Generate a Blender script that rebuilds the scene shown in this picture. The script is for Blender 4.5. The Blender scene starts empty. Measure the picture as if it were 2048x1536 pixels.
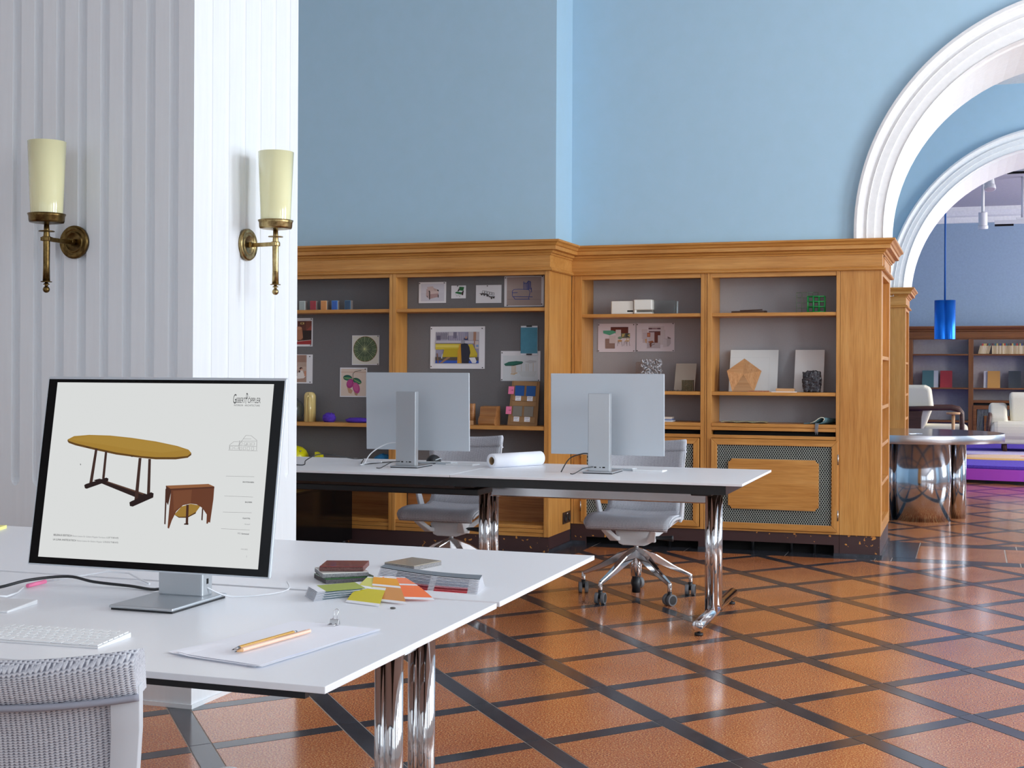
import bpy, bmesh, math, random
from mathutils import Vector, Matrix, noise as mnoise
random.seed(7)
SC = bpy.context.scene
COL = SC.collection
PI = math.pi

# ------------------------------------------------------------------ camera
YAW = math.radians(18.82); ROLL = math.radians(-0.27)
CAMZ = 1.265
cd = bpy.data.cameras.new('camera')
cam = bpy.data.objects.new('camera', cd); COL.objects.link(cam)
_r = Vector((math.cos(YAW), math.sin(YAW), 0)); _d = Vector((0, 0, -1))
_f = Vector((-math.sin(YAW), math.cos(YAW), 0))
_right = math.cos(ROLL)*_r + math.sin(ROLL)*_d
_down = math.cos(ROLL)*_d - math.sin(ROLL)*_r
mw = Matrix((_right, -_down, -_f)).transposed().to_4x4()
mw.translation = Vector((0, 0, CAMZ))
cam.matrix_world = mw
cd.sensor_fit = 'HORIZONTAL'; cd.sensor_width = 36.0
cd.lens = 36.0*2687.0/2048.0
cd.shift_y = -(768.0-741.0)/2048.0
cd.clip_start = 0.05; cd.clip_end = 200
SC.camera = cam

# ------------------------------------------------------------------ world, lights, exposure
W = bpy.data.worlds.new('World'); SC.world = W
W.use_nodes = True
bg = W.node_tree.nodes['Background']
bg.inputs['Color'].default_value = (0.80, 0.90, 1.0, 1)
bg.inputs['Strength'].default_value = 1.0
SC.view_settings.view_transform = 'Standard'
SC.view_settings.look = 'None'
SC.view_settings.exposure = 0.56
SC.cycles.max_bounces = 16; SC.cycles.diffuse_bounces = 9; SC.cycles.glossy_bounces = 6
SC.view_settings.gamma = 1.0
SC.view_settings.use_curve_mapping = False

def area(name, loc, direction, sx, sy, watts, color=(1, 1, 1)):
    l = bpy.data.lights.new(name, 'AREA'); l.shape = 'RECTANGLE'; l.size = sx; l.size_y = sy
    l.energy = watts; l.color = color
    o = bpy.data.objects.new(name, l); COL.objects.link(o)
    o.location = loc
    o.rotation_euler = Vector(direction).to_track_quat('-Z', 'Y').to_euler()
    return o

# daylight entering through each window opening (the lights stand just outside the openings)
WIN_R = [(-1.6, 0.9), (1.2, 0.9), (4.0, 0.9), (6.9, 0.9), (12.9, 0.8), (17.6, 0.8), (20.4, 0.8)]   # centre y, half width
WIN_B = [(-4.6, 0.8), (-2.2, 0.8), (0.2, 0.8), (2.5, 0.8)]                              # centre x of the windows behind the camera
P_R = [26, 48, 120, 225, 215, 140, 140]
for (y, hw), p in zip(WIN_R, P_R):
    area('window_light', (4.62, y, 2.45), (-1, 0, -0.08), 2*hw, 2.9, p, (0.86, 0.94, 1.0) if y < 15 else (1.0, 0.97, 0.94))
for x, hw in WIN_B:
    area('window_light', (x, -3.95, 2.45), (0, 1, -0.08), 2*hw, 2.9, 8, (0.72, 0.87, 1.0))

# ------------------------------------------------------------------ materials
def lin(c):
    out = []
    for v in c[:3]:
        v = v/255.0
        out.append(v/12.92 if v <= 0.04045 else ((v+0.055)/1.055)**2.4)
    return (*out, 1.0)
_M = {}
def mat(name, rgb, rough=0.5, metal=0.0, spec=0.5, coat=0.0, alpha=None, trans=0.0, emit=None, ior=1.5):
    if name in _M: return _M[name]
    m = bpy.data.materials.new(name); m.use_nodes = True
    b = m.node_tree.nodes['Principled BSDF']
    b.inputs['Base Color'].default_value = lin(rgb)
    b.inputs['Roughness'].default_value = rough
    b.inputs['Metallic'].default_value = metal
    b.inputs['Specular IOR Level'].default_value = spec
    b.inputs['Coat Weight'].default_value = coat
    b.inputs['Transmission Weight'].default_value = trans
    b.inputs['IOR'].default_value = ior
    if emit:
        b.inputs['Emission Color'].default_value = lin(rgb)
        b.inputs['Emission Strength'].default_value = emit
        b.inputs['Base Color'].default_value = (0, 0, 0, 1)
    _M[name] = m
    return m
def nt(m):
    return m.node_tree, m.node_tree.nodes['Principled BSDF']
def coords(t, scale=(1, 1, 1), kind='Object'):
    tc = t.nodes.new('ShaderNodeTexCoord'); mp = t.nodes.new('ShaderNodeMapping')
    mp.inputs['Scale'].default_value = scale
    t.links.new(tc.outputs[kind], mp.inputs['Vector'])
    return mp.outputs['Vector']
def noise(t, vec, scale, detail=4, rough=0.55, dist=0.0):
    n = t.nodes.new('ShaderNodeTexNoise'); n.inputs['Scale'].default_value = scale
    n.inputs['Detail'].default_value = detail; n.inputs['Roughness'].default_value = rough
    n.inputs['Distortion'].default_value = dist
    t.links.new(vec, n.inputs['Vector'])
    return n.outputs['Fac']
def ramp(t, fac, stops):
    r = t.nodes.new('ShaderNodeValToRGB')
    els = r.color_ramp.elements
    while len(els) < len(stops): els.new(0.5)
    for e, (p, c) in zip(els, stops):
        e.position = p; e.color = lin(c)
    t.links.new(fac, r.inputs['Fac'])
    return r.outputs['Color']
def mix(t, fac, a, b, mode='MIX'):
    n = t.nodes.new('ShaderNodeMix'); n.data_type = 'RGBA'; n.blend_type = mode
    if isinstance(fac, float): n.inputs[0].default_value = fac
    else: t.links.new(fac, n.inputs[0])
    t.links.new(a, n.inputs[6]); t.links.new(b, n.inputs[7])
    return n.outputs[2]
def bump(t, b, h, strength=0.2, dist=0.002):
    n = t.nodes.new('ShaderNodeBump'); n.inputs['Strength'].default_value = strength
    n.inputs['Distance'].default_value = dist
    t.links.new(h, n.inputs['Height']); t.links.new(n.outputs['Normal'], b.inputs['Normal'])
def math_(t, op, a, bval):
    n = t.nodes.new('ShaderNodeMath'); n.operation = op
    t.links.new(a, n.inputs[0])
    if isinstance(bval, (int, float)): n.inputs[1].default_value = bval
    else: t.links.new(bval, n.inputs[1])
    return n.outputs[0]

def wood(name, dark, mid, light, axis, rough=0.38, wscale=1.0):
    m = mat(name, mid, rough, spec=0.45); t, b = nt(m)
    sc = [26.0, 26.0, 26.0]; sc[axis] = 1.3
    v = coords(t, sc)
    n1 = noise(t, v, 1.0*wscale, 6, 0.62, 0.6)
    c1 = ramp(t, n1, [(0.28, dark), (0.5, mid), (0.74, light)])
    sc2 = [180.0, 180.0, 180.0]; sc2[axis] = 7.0
    v2 = coords(t, sc2)
    n2 = noise(t, v2, 1.0, 2, 0.5)
    c2 = ramp(t, n2, [(0.36, tuple(int(x*0.80) for x in mid)), (0.56, (255, 255, 255))])
    c = mix(t, 0.22, c1, c2, 'MULTIPLY')
    v3 = coords(t, (1.1, 1.1, 1.1))
    n3 = noise(t, v3, 1.6, 3, 0.5)
    c3 = ramp(t, n3, [(0.3, (228, 214, 200)), (0.7, (255, 255, 255))])
    t.links.new(mix(t, 0.7, c, c3, 'MULTIPLY'), b.inputs['Base Color'])
    bump(t, b, n2, 0.08, 0.001)
    return m
OAK = ((186, 128, 60), (203, 146, 76), (213, 160, 92))
oak_x = wood('oak_grain_x', *OAK, 0)
oak_y = wood('oak_grain_y', *OAK, 1)
oak_z = wood('oak_grain_z', *OAK, 2)
DOAK = ((104, 62, 28), (126, 78, 38), (142, 92, 48))
doak_x = wood('dark_oak_x', *DOAK, 0)
doak_z = wood('dark_oak_z', *DOAK, 2)
wood_pale = wood('pale_oak', (196, 150, 104), (212, 168, 122), (222, 184, 142), 0, 0.5)
wood_mid = wood('turned_oak', (140, 92, 48), (166, 114, 66), (184, 134, 84), 0, 0.5)
walnut = wood('walnut', (62, 38, 32), (82, 52, 44), (96, 64, 54), 0, 0.45)

def paint(name, rgb, rough=0.6, amt=0.04, bstr=0.05, scale=(30, 30, 30)):
    m = mat(name, rgb, rough); t, b = nt(m)
    n = noise(t, coords(t, scale), 1.0, 5, 0.6)
    lo = tuple(max(0, int(x*(1-amt))) for x in rgb); hi = tuple(min(255, int(x*(1+amt*0.5))) for x in rgb)
    t.links.new(ramp(t, n, [(0.3, lo), (0.7, hi)]), b.inputs['Base Color'])
    bump(t, b, n, bstr, 0.003)
    return m
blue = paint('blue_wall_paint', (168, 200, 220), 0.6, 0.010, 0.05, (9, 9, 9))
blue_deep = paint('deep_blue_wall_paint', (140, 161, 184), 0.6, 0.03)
white_pl = paint('white_plaster', (240, 240, 240), 0.55, 0.02)
white_col = paint('brushed_white_paint', (224, 228, 232), 0.5, 0.012, 0.03, (50, 50, 4))
ceil_m = paint('ceiling_paint', (226, 226, 228), 0.7)
ceil_far = paint('lilac_grey_ceiling_paint', (186, 182, 190), 0.7)
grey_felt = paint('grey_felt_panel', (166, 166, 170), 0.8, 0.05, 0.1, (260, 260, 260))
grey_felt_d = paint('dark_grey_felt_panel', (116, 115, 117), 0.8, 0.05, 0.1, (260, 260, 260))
grey_far = paint('pale_grey_panel', (168, 162, 164), 0.8, 0.04)
brown_pl = mat('maroon_plinth_paint', (66, 44, 44), 0.4)
t, b = nt(brown_pl)
n = noise(t, coords(t, (1, 1, 1)), 30.0, 2, 0.5)
n2 = noise(t, coords(t, (1, 1, 1)), 3.1, 2, 0.5)
k = math_(t, 'MULTIPLY', math_(t, 'GREATER_THAN', n, 0.665), math_(t, 'GREATER_THAN', n2, 0.50))
cA = t.nodes.new('ShaderNodeRGB'); cA.outputs[0].default_value = lin((66, 44, 44))
cB = t.nodes.new('ShaderNodeRGB'); cB.outputs[0].default_value = lin((206, 140, 66))
t.links.new(mix(t, k, cA.outputs[0], cB.outputs[0]), b.inputs['Base Color'])

# floor stones
tile_m = mat('terracotta_terrazzo', (176, 98, 62), 0.16, spec=0.5, coat=0.25); t, b = nt(tile_m)
b.inputs['Coat Roughness'].default_value = 0.12
vw = t.nodes.new('ShaderNodeNewGeometry').outputs['Position']
na = noise(t, vw, 165.0, 3, 0.7)
ca = ramp(t, na, [(0.34, (146, 76, 50)), (0.47, (188, 110, 72)), (0.56, (212, 146, 94)), (0.64, (246, 212, 150))])
nb = noise(t, vw, 2.2, 3, 0.5)
cb = ramp(t, nb, [(0.3, (226, 206, 200)), (0.7, (255, 246, 236))])
hs = t.nodes.new('ShaderNodeHueSaturation'); oi = t.nodes.new('ShaderNodeObjectInfo')
t.links.new(math_(t, 'ADD', math_(t, 'MULTIPLY', oi.outputs['Random'], 0.14), 0.87), hs.inputs['Value'])
t.links.new(mix(t, 0.8, ca, cb, 'MULTIPLY'), hs.inputs['Color']); t.links.new(hs.outputs['Color'], b.inputs['Base Color'])
nr = noise(t, vw, 9.0, 4, 0.6)
rr = t.nodes.new('ShaderNodeMapRange'); rr.inputs['To Min'].default_value = 0.12; rr.inputs['To Max'].default_value = 0.24
t.links.new(nr, rr.inputs['Value']); t.links.new(rr.outputs['Result'], b.inputs['Roughness'])
stone_m = mat('black_floor_stone', (44, 44, 50), 0.18, coat=0.2); t, b = nt(stone_m)
b.inputs['Coat Roughness'].default_value = 0.12
vw = t.nodes.new('ShaderNodeNewGeometry').outputs['Position']
nb = noise(t, vw, 14.0, 6, 0.7)
cb = ramp(t, nb, [(0.3, (40, 42, 48)), (0.6, (58, 60, 68)), (0.8, (92, 95, 102))])
nc = noise(t, vw, 260.0, 1, 0.5)
cc = ramp(t, nc, [(0.70, (0, 0, 0)), (0.76, (120, 122, 126))])
t.links.new(mix(t, 1.0, cb, cc, 'ADD'), b.inputs['Base Color'])
grout_m = paint('pale_grout', (176, 168, 160), 0.7, 0.1)

# plastics, metals and so on
desk_white = mat('white_laminate', (238, 240, 244), 0.34)
desk_edge = mat('white_table_edge', (214, 212, 206), 0.4)
black_m = mat('black_coated_metal', (20, 20, 22), 0.35)
black_gloss = mat('black_gloss_lacquer', (14, 13, 14), 0.12, spec=0.3)
chrome = mat('chrome', (214, 214, 216), 0.08, metal=1.0)
chrome_r = mat('worn_chrome', (190, 190, 192), 0.22, metal=1.0)
t, b = nt(chrome_r)
n = noise(t, coords(t, (3, 12, 12)), 1.0, 3, 0.6)
rr = t.nodes.new('ShaderNodeMapRange'); rr.inputs['To Min'].default_value = 0.06; rr.inputs['To Max'].default_value = 0.30
t.links.new(n, rr.inputs['Value']); t.links.new(rr.outputs['Result'], b.inputs['Roughness'])
polish = mat('polished_steel', (200, 204, 212), 0.13, metal=1.0)
steel_rim = mat('brushed_steel', (206, 208, 214), 0.3, metal=1.0)
alu = mat('anodised_aluminium', (196, 203, 210), 0.42, metal=0.35)
alu_dark = mat('aluminium_stand', (188, 192, 196), 0.36, metal=0.7)
rubber = mat('black_rubber', (26, 28, 32), 0.5)
tyre = mat('grey_tyre', (110, 112, 116), 0.5)
brass_d = mat('patinated_brass', (120, 98, 58), 0.28, metal=1.0)
brass_l = mat('worn_brass', (176, 156, 110), 0.3, metal=1.0)
for bm_, lo in ((brass_d, (78, 60, 34)), (brass_l, (120, 98, 62))):
    t, b = nt(bm_)
    n = noise(t, coords(t, (40, 40, 40)), 1.0, 4, 0.6)
    base = b.inputs['Base Color'].default_value[:]
    r = t.nodes.new('ShaderNodeValToRGB'); r.color_ramp.elements[0].position = 0.35; r.color_ramp.elements[0].color = lin(lo)
    r.color_ramp.elements[1].position = 0.65; r.color_ramp.elements[1].color = base
    t.links.new(n, r.inputs['Fac']); t.links.new(r.outputs['Color'], b.inputs['Base Color'])
opal = mat('cream_opal_glass', (226, 222, 176), 0.14, coat=0.4)
plast_w = mat('white_plastic', (228, 229, 231), 0.4)
plast_g = mat('light_grey_plastic', (200, 204, 210), 0.4)
key_m = mat('white_key', (236, 238, 240), 0.5)
paper_m = mat('white_paper', (242, 244, 251), 0.7)
cable_b = mat('black_cable', (28, 30, 34), 0.45)
cable_w = mat('white_cable', (228, 230, 234), 0.4)
pink_m = mat('pink_paper', (246, 130, 172), 0.6)
screen_black = mat('screen_bezel_glass', (8, 6, 8), 0.12, spec=0.12)
dark_part_shadow = mat('dark_part_and_shadow_black', (10, 9, 9), 0.9)  # near-black: painted shadow in recesses, also dark ports and louvres
glass_m = mat('clear_glass', (240, 248, 246), 0.03, trans=1.0, ior=1.45)
linen = paint('cream_linen', (226, 220, 200), 0.85, 0.06, 0.15, (300, 300, 300))
knit = mat('grey_knit', (190, 193, 202), 0.85, spec=0.2); t, b = nt(knit)
vec = coords(t, (1, 1, 1))
sx = t.nodes.new('ShaderNodeSeparateXYZ'); t.links.new(vec, sx.inputs[0])
yz = math_(t, 'ADD', sx.outputs[2], math_(t, 'MULTIPLY', sx.outputs[1], 1.0))
fx = math_(t, 'SINE', math_(t, 'MULTIPLY', sx.outputs[0], 2*PI/0.0076), 0)
fz = math_(t, 'SINE', math_(t, 'ADD', math_(t, 'MULTIPLY', yz, 2*PI/0.0048), math_(t, 'MULTIPLY', fx, 1.3)), 0)
hh = math_(t, 'ADD', math_(t, 'MULTIPLY', fx, 0.25), math_(t, 'MULTIPLY', fz, 0.25))
hh = math_(t, 'ADD', hh, 0.5)
nk = noise(t, vec, 260.0, 2, 0.6)
hk = math_(t, 'ADD', hh, math_(t, 'MULTIPLY', math_(t, 'SUBTRACT', nk, 0.5), 0.7))
t.links.new(ramp(t, hk, [(0.10, (112, 114, 126)), (0.36, (180, 183, 193)), (0.8, (214, 216, 222))]), b.inputs['Base Color'])
bump(t, b, hk, 0.5, 0.003)

# ------------------------------------------------------------------ mesh builder
class MB:
    def __init__(s): s.v = []; s.f = []; s.mi = []; s.sm = []
    def add(s, vs, fs, m=0, smooth=False):
        o = len(s.v); s.v += [tuple(p) for p in vs]
        for f in fs:
            s.f.append([o+i for i in f]); s.mi.append(m); s.sm.append(smooth)
        return s
    def box(s, x0, x1, y0, y1, z0, z1, m=0):
        return s.add([(x0, y0, z0), (x1, y0, z0), (x1, y1, z0), (x0, y1, z0), (x0, y0, z1), (x1, y0, z1), (x1, y1, z1), (x0, y1, z1)],
                     [(3, 2, 1, 0), (4, 5, 6, 7), (0, 1, 5, 4), (1, 2, 6, 5), (2, 3, 7, 6), (3, 0, 4, 7)], m)
    def hexa(s, b4, t4, m=0):
        return s.add(list(b4)+list(t4), [(3, 2, 1, 0), (4, 5, 6, 7), (0, 1, 5, 4), (1, 2, 6, 5), (2, 3, 7, 6), (3, 0, 4, 7)], m)
    def prism(s, poly, ext, m=0, smooth=False):
        # poly: list of 3D points, ext: extrusion vector
        n = len(poly); e = Vector(ext)
        vs = [Vector(p) for p in poly]+[Vector(p)+e for p in poly]
        fs = [tuple(range(n-1, -1, -1)), tuple(range(n, 2*n))]
        s.add(vs, fs, m)
        o = len(s.v)-2*n
        for i in range(n):
            j = (i+1) % n
            s.f.append([o+i, o+j, o+n+j, o+n+i]); s.mi.append(m); s.sm.append(smooth)
        return s
    def loft(s, rings, m=0, smooth=True, caps=True, closed=True):
        n = len(rings[0]); o = len(s.v)
        for r in rings: s.v += [tuple(p) for p in r]
        for a in range(len(rings)-1):
            for i in range(n if closed else n-1):
                j = (i+1) % n
                s.f.append([o+a*n+i, o+a*n+j, o+(a+1)*n+j, o+(a+1)*n+i]); s.mi.append(m); s.sm.append(smooth)
        if caps and closed:
            s.f.append([o+i for i in range(n-1, -1, -1)]); s.mi.append(m); s.sm.append(False)
            s.f.append([o+(len(rings)-1)*n+i for i in range(n)]); s.mi.append(m); s.sm.append(False)
        return s
    def cyl(s, p0, p1, r0, r1=None, n=16, m=0, smooth=True):
        r1 = r0 if r1 is None else r1
        p0 = Vector(p0); p1 = Vector(p1); d = (p1-p0).normalized()
        a = d.orthogonal().normalized(); c = d.cross(a)
        ring = lambda p, r: [p+a*(r*math.cos(2*PI*i/n))+c*(r*math.sin(2*PI*i/n)) for i in range(n)]
        return s.loft([ring(p0, r0), ring(p1, r1)], m, smooth)
    def lathe(s, prof, org=(0, 0, 0), n=24, m=0, axis='z', smooth=True, caps=True):
        rings = []
        for r, z in prof:
            rg = []
            for i in range(n):
                a = 2*PI*i/n; x, y = r*math.cos(a), r*math.sin(a)
                if axis == 'z': p = (org[0]+x, org[1]+y, org[2]+z)
                elif axis == 'y': p = (org[0]+x, org[1]+z, org[2]+y)
                else: p = (org[0]+z, org[1]+x, org[2]+y)
                rg.append(p)
            rings.append(rg)
        return s.loft(rings, m, smooth, caps)
    def tube(s, pts, r, n=8, m=0, closed=False):
        pts = [Vector(p) for p in pts]; rings = []; a = None
        for i, p in enumerate(pts):
            d = (pts[min(i+1, len(pts)-1)]-pts[max(i-1, 0)]).normalized()
            if a is None: a = d.orthogonal().normalized()
            a = (a-d*a.dot(d)).normalized(); c = d.cross(a)
            rr = r[i] if isinstance(r, (list, tuple)) else r
            rings.append([p+a*(rr*math.cos(2*PI*k/n))+c*(rr*math.sin(2*PI*k/n)) for k in range(n)])
        return s.loft(rings, m, True)
    def bar(s, pts, w, h, up=(0, 0, 1), m=0, smooth=False):
        # rectangular section sweep: w sideways, h along 'up'; w,h may be lists
        pts = [Vector(p) for p in pts]; rings = []
        for i, p in enumerate(pts):
            d = (pts[min(i+1, len(pts)-1)]-pts[max(i-1, 0)]).normalized()
            sd = d.cross(Vector(up)).normalized(); u = sd.cross(d).normalized()
            ww = (w[i] if isinstance(w, (list, tuple)) else w)/2; hh_ = (h[i] if isinstance(h, (list, tuple)) else h)/2
            rings.append([p+sd*ww+u*hh_, p-sd*ww+u*hh_, p-sd*ww-u*hh_, p+sd*ww-u*hh_])
        return s.loft(rings, m, smooth)
    def sphere(s, c, r, n=16, k=10, m=0, sc=(1, 1, 1)):
        rings = []
        for j in range(k+1):
            th = PI*j/k; rr = max(1e-4, r*math.sin(th)); z = -r*math.cos(th)
            rings.append([(c[0]+sc[0]*rr*math.cos(2*PI*i/n), c[1]+sc[1]*rr*math.sin(2*PI*i/n), c[2]+sc[2]*z) for i in range(n)])
        return s.loft(rings, m, True)
    def xf(s, M):
        s.v = [tuple(M @ Vector(p)) for p in s.v]; return s
    def mesh(s, name, mats, org=(0, 0, 0)):
        me = bpy.data.meshes.new(name)
        me.from_pydata([(p[0]-org[0], p[1]-org[1], p[2]-org[2]) for p in s.v], [], s.f)
        for mm in (mats if isinstance(mats, (list, tuple)) else [mats]): me.materials.append(mm)
        me.polygons.foreach_set('material_index', s.mi)
        me.polygons.foreach_set('use_smooth', s.sm)
        bm = bmesh.new(); bm.from_mesh(me); bmesh.ops.recalc_face_normals(bm, faces=bm.faces); bm.to_mesh(me); bm.free()
        me.update()
        return me

def tag(o, label=None, cat=None, group=None, kind=None):
    if label: o['label'] = label
    if cat: o['category'] = cat
    if group: o['group'] = group
    if kind: o['kind'] = kind
    return o
def root(name, loc, label, cat, group=None, rotz=0.0):
    o = bpy.data.objects.new(name, None); COL.objects.link(o)
    o.empty_display_size = 0.1
    o.location = loc; o.rotation_euler = (0, 0, rotz)
    return tag(o, label, cat, group)
def put(name, mb, mats, parent=None, bevel=0.0, label=None, local=False, loc=None, seg=2, auto=None):
    """link one mesh object. World-space vertices unless local=True (then they are in the parent's space)."""
    if parent is not None and not local:
        po = Vector((0, 0, 0)); p = parent
        while p is not None: po += Vector(p.location); p = p.parent
        me = mb.mesh(name, mats, po)
    else:
        me = mb.mesh(name, mats)
    o = bpy.data.objects.new(name, me); COL.objects.link(o)
    if loc is not None and parent is None: o.location = loc
    o.parent = parent
    if label: o['label'] = label
    if bevel > 0:
        md = o.modifiers.new('bevel', 'BEVEL'); md.width = bevel; md.segments = seg; md.limit_method = 'ANGLE'
        md.angle_limit = math.radians(40)
    return o
def thing(name, mb, mats, loc, label, cat, group=None, bevel=0.0):
    o = put(name, mb, mats, None, bevel, None, loc=loc)
    return tag(o, label, cat, group)
def struct(name, mb, mats, bevel=0.0):
    return tag(put(name, mb, mats, None, bevel), kind='structure')
def copy_tree(o, parent=None):
    c = o.copy(); COL.objects.link(c); c.parent = parent
    for ch in list(o.children): copy_tree(ch, c)
    return c

def text_mesh(txt, size, bold=0.0, shear=0.0):
    cu = bpy.data.curves.new('txt', 'FONT'); cu.body = txt; cu.size = size; cu.offset = bold; cu.shear = shear
    cu.resolution_u = 3
    o = bpy.data.objects.new('txt', cu); COL.objects.link(o)
    dg = bpy.context.evaluated_depsgraph_get()
    me = bpy.data.meshes.new_from_object(o.evaluated_get(dg))
    bpy.data.objects.remove(o); bpy.data.curves.remove(cu)
    return me

def art(name, parent, o, ux, uz, n, layers, emit=None, depth=0.0004, local=False):
    """flat print: filled polygons in 0..1 coordinates of the sheet, a hair above it"""
    o = Vector(o); ux = Vector(ux); uz = Vector(uz); n = Vector(n)
    mb = MB(); mats = []; idx = {}
    for k, (rgb, poly) in enumerate(layers):
        key = 'print_%02x%02x%02x' % tuple(int(c) for c in rgb) + ('e' if emit else '')
        if key not in idx:
            idx[key] = len(mats); mats.append(mat(key, rgb, 0.6 if not emit else 0.3, spec=.5 if not emit else .1, emit=emit))
        off = n*(depth*(1+0.3*k))
        mb.add([o+ux*u+uz*v+off for u, v in poly], [tuple(range(len(poly)))], idx[key])
    return put(name, mb, mats, parent, local=local)
def ln(x0, y0, x1, y1, w):
    dx, dy = x1-x0, y1-y0; L = math.hypot(dx, dy) or 1; px, py = -dy/L*w/2, dx/L*w/2
    return [(x0+px, y0+py), (x1+px, y1+py), (x1-px, y1-py), (x0-px, y0-py)]
def el(cx, cy, rx, ry, n=20, a0=0.0, a1=2*PI, rot=0.0):
    out = []
    for i in range(n):
        a = a0+(a1-a0)*i/(n if abs(a1-a0-2*PI) < 1e-6 else n-1)
        x, y = rx*math.cos(a), ry*math.sin(a)
        out.append((cx+x*math.cos(rot)-y*math.sin(rot), cy+x*math.sin(rot)+y*math.cos(rot)))
    return out
def rc(x0, y0, x1, y1): return [(x0, y0), (x1, y0), (x1, y1), (x0, y1)]
def sweep(mb, path, prof, m=0, start=None, end=None):
    rings = []
    n = len(path); nrm = []
    for i in range(n-1):
        dx, dy = path[i+1][0]-path[i][0], path[i+1][1]-path[i][1]; L = math.hypot(dx, dy); nrm.append((dy/L, -dx/L))
    for i in range(n):
        if i == 0: mi = start or nrm[0]
        elif i == n-1: mi = end or nrm[-1]
        else:
            a, c = nrm[i-1], nrm[i]; k = 1+a[0]*c[0]+a[1]*c[1]; mi = ((a[0]+c[0])/k, (a[1]+c[1])/k)
        rings.append([(path[i][0]+mi[0]*o_, path[i][1]+mi[1]*o_, z) for o_, z in prof])
    return mb.loft(rings, m, False, True)
def clip(poly, a, b, c):
    """keep the part of a 2D polygon with a*x+b*y<=c"""
    out = []
    for i in range(len(poly)):
        p, q = poly[i], poly[(i+1) % len(poly)]
        dp, dq = a*p[0]+b*p[1]-c, a*q[0]+b*q[1]-c
        if dp <= 0: out.append(p)
        if (dp < 0 < dq) or (dq < 0 < dp):
            t_ = dp/(dp-dq); out.append((p[0]+t_*(q[0]-p[0]), p[1]+t_*(q[1]-p[1])))
    return out

# ================================================================== THE SETTING
# ------------------------------------------------------------------ floor
XL_, XR_, YB_, YF_ = -7.2, 4.3, -3.7, 23.0
floor = struct('floor', MB().box(XL_, XR_, YB_, YF_, -0.16, -0.0016), grout_m)
LO = Vector((-1.37544, 6.00064)); VA = Vector((0.346734, -0.405556)); VB = Vector((0.348487, 0.419966))
TS = 0.073                                     # half strip width in lattice units
GAP = 0.0046                                   # joint, lattice units
def seen(x, y):
    xc = math.cos(YAW)*x+math.sin(YAW)*y; d = -math.sin(YAW)*x+math.cos(YAW)*y
    return d > 3.9 and abs(xc) < 0.41*d+0.4
_shared = {}
cnt = {}
rest = {}
def piece(kind, org, i0, i1, j0, j1, clips, m):
    P = [org+VA*i+VB*j for i, j in ((i0+GAP, j0+GAP), (i1-GAP, j0+GAP), (i1-GAP, j1-GAP), (i0+GAP, j1-GAP))]
    c = sum(P, Vector((0, 0)))/4
    poly = [tuple(p) for p in P]
    for cl in clips: poly = clip(poly, *cl) if poly else poly
    if len(poly) < 3: return
    area_ = abs(sum(poly[k][0]*poly[(k+1) % len(poly)][1]-poly[(k+1) % len(poly)][0]*poly[k][1] for k in range(len(poly))))/2
    if area_ < 0.0006: return
    full = len(poly) == 4 and all((Vector(a)-b_).length < 1e-6 for a, b_ in zip(poly, P))
    if seen(*c) and cnt.get(kind, 0) < 300:
        cnt[kind] = cnt.get(kind, 0)+1
        if full and kind in _shared:
            me = _shared[kind]
        else:
            ctr = [(p[0]-c[0], p[1]-c[1]) for p in poly]
            if Vector((0, 0)) is None: pass
            area2 = sum(ctr[k][0]*ctr[(k+1) % len(ctr)][1]-ctr[(k+1) % len(ctr)][0]*ctr[k][1] for k in range(len(ctr)))
            if area2 < 0: ctr = ctr[::-1]
            # a thin worn arris: inset top ring 1 mm lower at the rim
            me = MB().prism([(x, y, -0.012) for x, y in ctr], (0, 0, 0.012)).mesh(kind, m)
            if full: _shared[kind] = me
        o = bpy.data.objects.new(kind, me); COL.objects.link(o); o.parent = floor; o.location = (c[0], c[1], 0)
    else:
        mb = rest.setdefault(kind, (MB(), m))[0]
        a2 = sum(poly[k][0]*poly[(k+1) % len(poly)][1]-poly[(k+1) % len(poly)][0]*poly[k][1] for k in range(len(poly)))
        if a2 < 0: poly = poly[::-1]
        mb.prism([(x, y, -0.012) for x, y in poly], (0, 0, 0.012))
def lattice(org, clips, rng, ell=False):
    cells = [(i, j) for i in range(-rng, rng) for j in range(-rng, rng)]
    cells.sort(key=lambda ij: (org+VA*ij[0]+VB*ij[1]).length)
    for i, j in cells:
        c = org+VA*(i+.5)+VB*(j+.5)
        if any(a*c[0]+b_*c[1] > cc+0.6 for a, b_, cc in clips): continue
        for kind, q, m in (('floor_tile', (i+TS, i+1-TS, j+TS, j+1-TS), tile_m), ('long_stone_strip', (i-TS, i+1-TS, j-TS, j+TS), stone_m), ('short_stone_strip', (i-TS, i+TS, j+TS, j+1-TS), stone_m)):
            sets = [clips]
            if ell:                              # the floor steps back at the corner of the bookcases
                P = [org+VA*a+VB*c_ for a in q[:2] for c_ in q[2:]]
                if max(p[1] for p in P) < 8.79 or min(p[0] for p in P) > -2.572: sets = [clips]
                elif max(p[0] for p in P) < -2.572: sets = [clips+[(0, 1, 8.79)]]
                else: sets = [clips+[(-1, 0, 2.572)], clips+[(1, 0, -2.574), (0, 1, 8.79)]]
            for cl_s in sets: piece(kind, org, *q, cl_s, m)
FB = 9.335
lattice(LO, [(0, 1, FB), (-1, 0, 7.0), (0, -1, 3.6), (1, 0, 4.1)], 30, True)
lattice(Vector((-0.372, 11.47)), [(0, 1, 21.8), (0, -1, -10.44), (-1, 0, 3.0), (1, 0, 4.1)], 30)
for kind, (mb, m) in rest.items():
    tag(put(kind, mb, m, floor), kind='stuff')
def slab(kind, x0, x1, y0, y1, m):
    put(kind, MB().box(x0, x1, y0, y1, -0.012, 0.0), m, floor)
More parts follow.
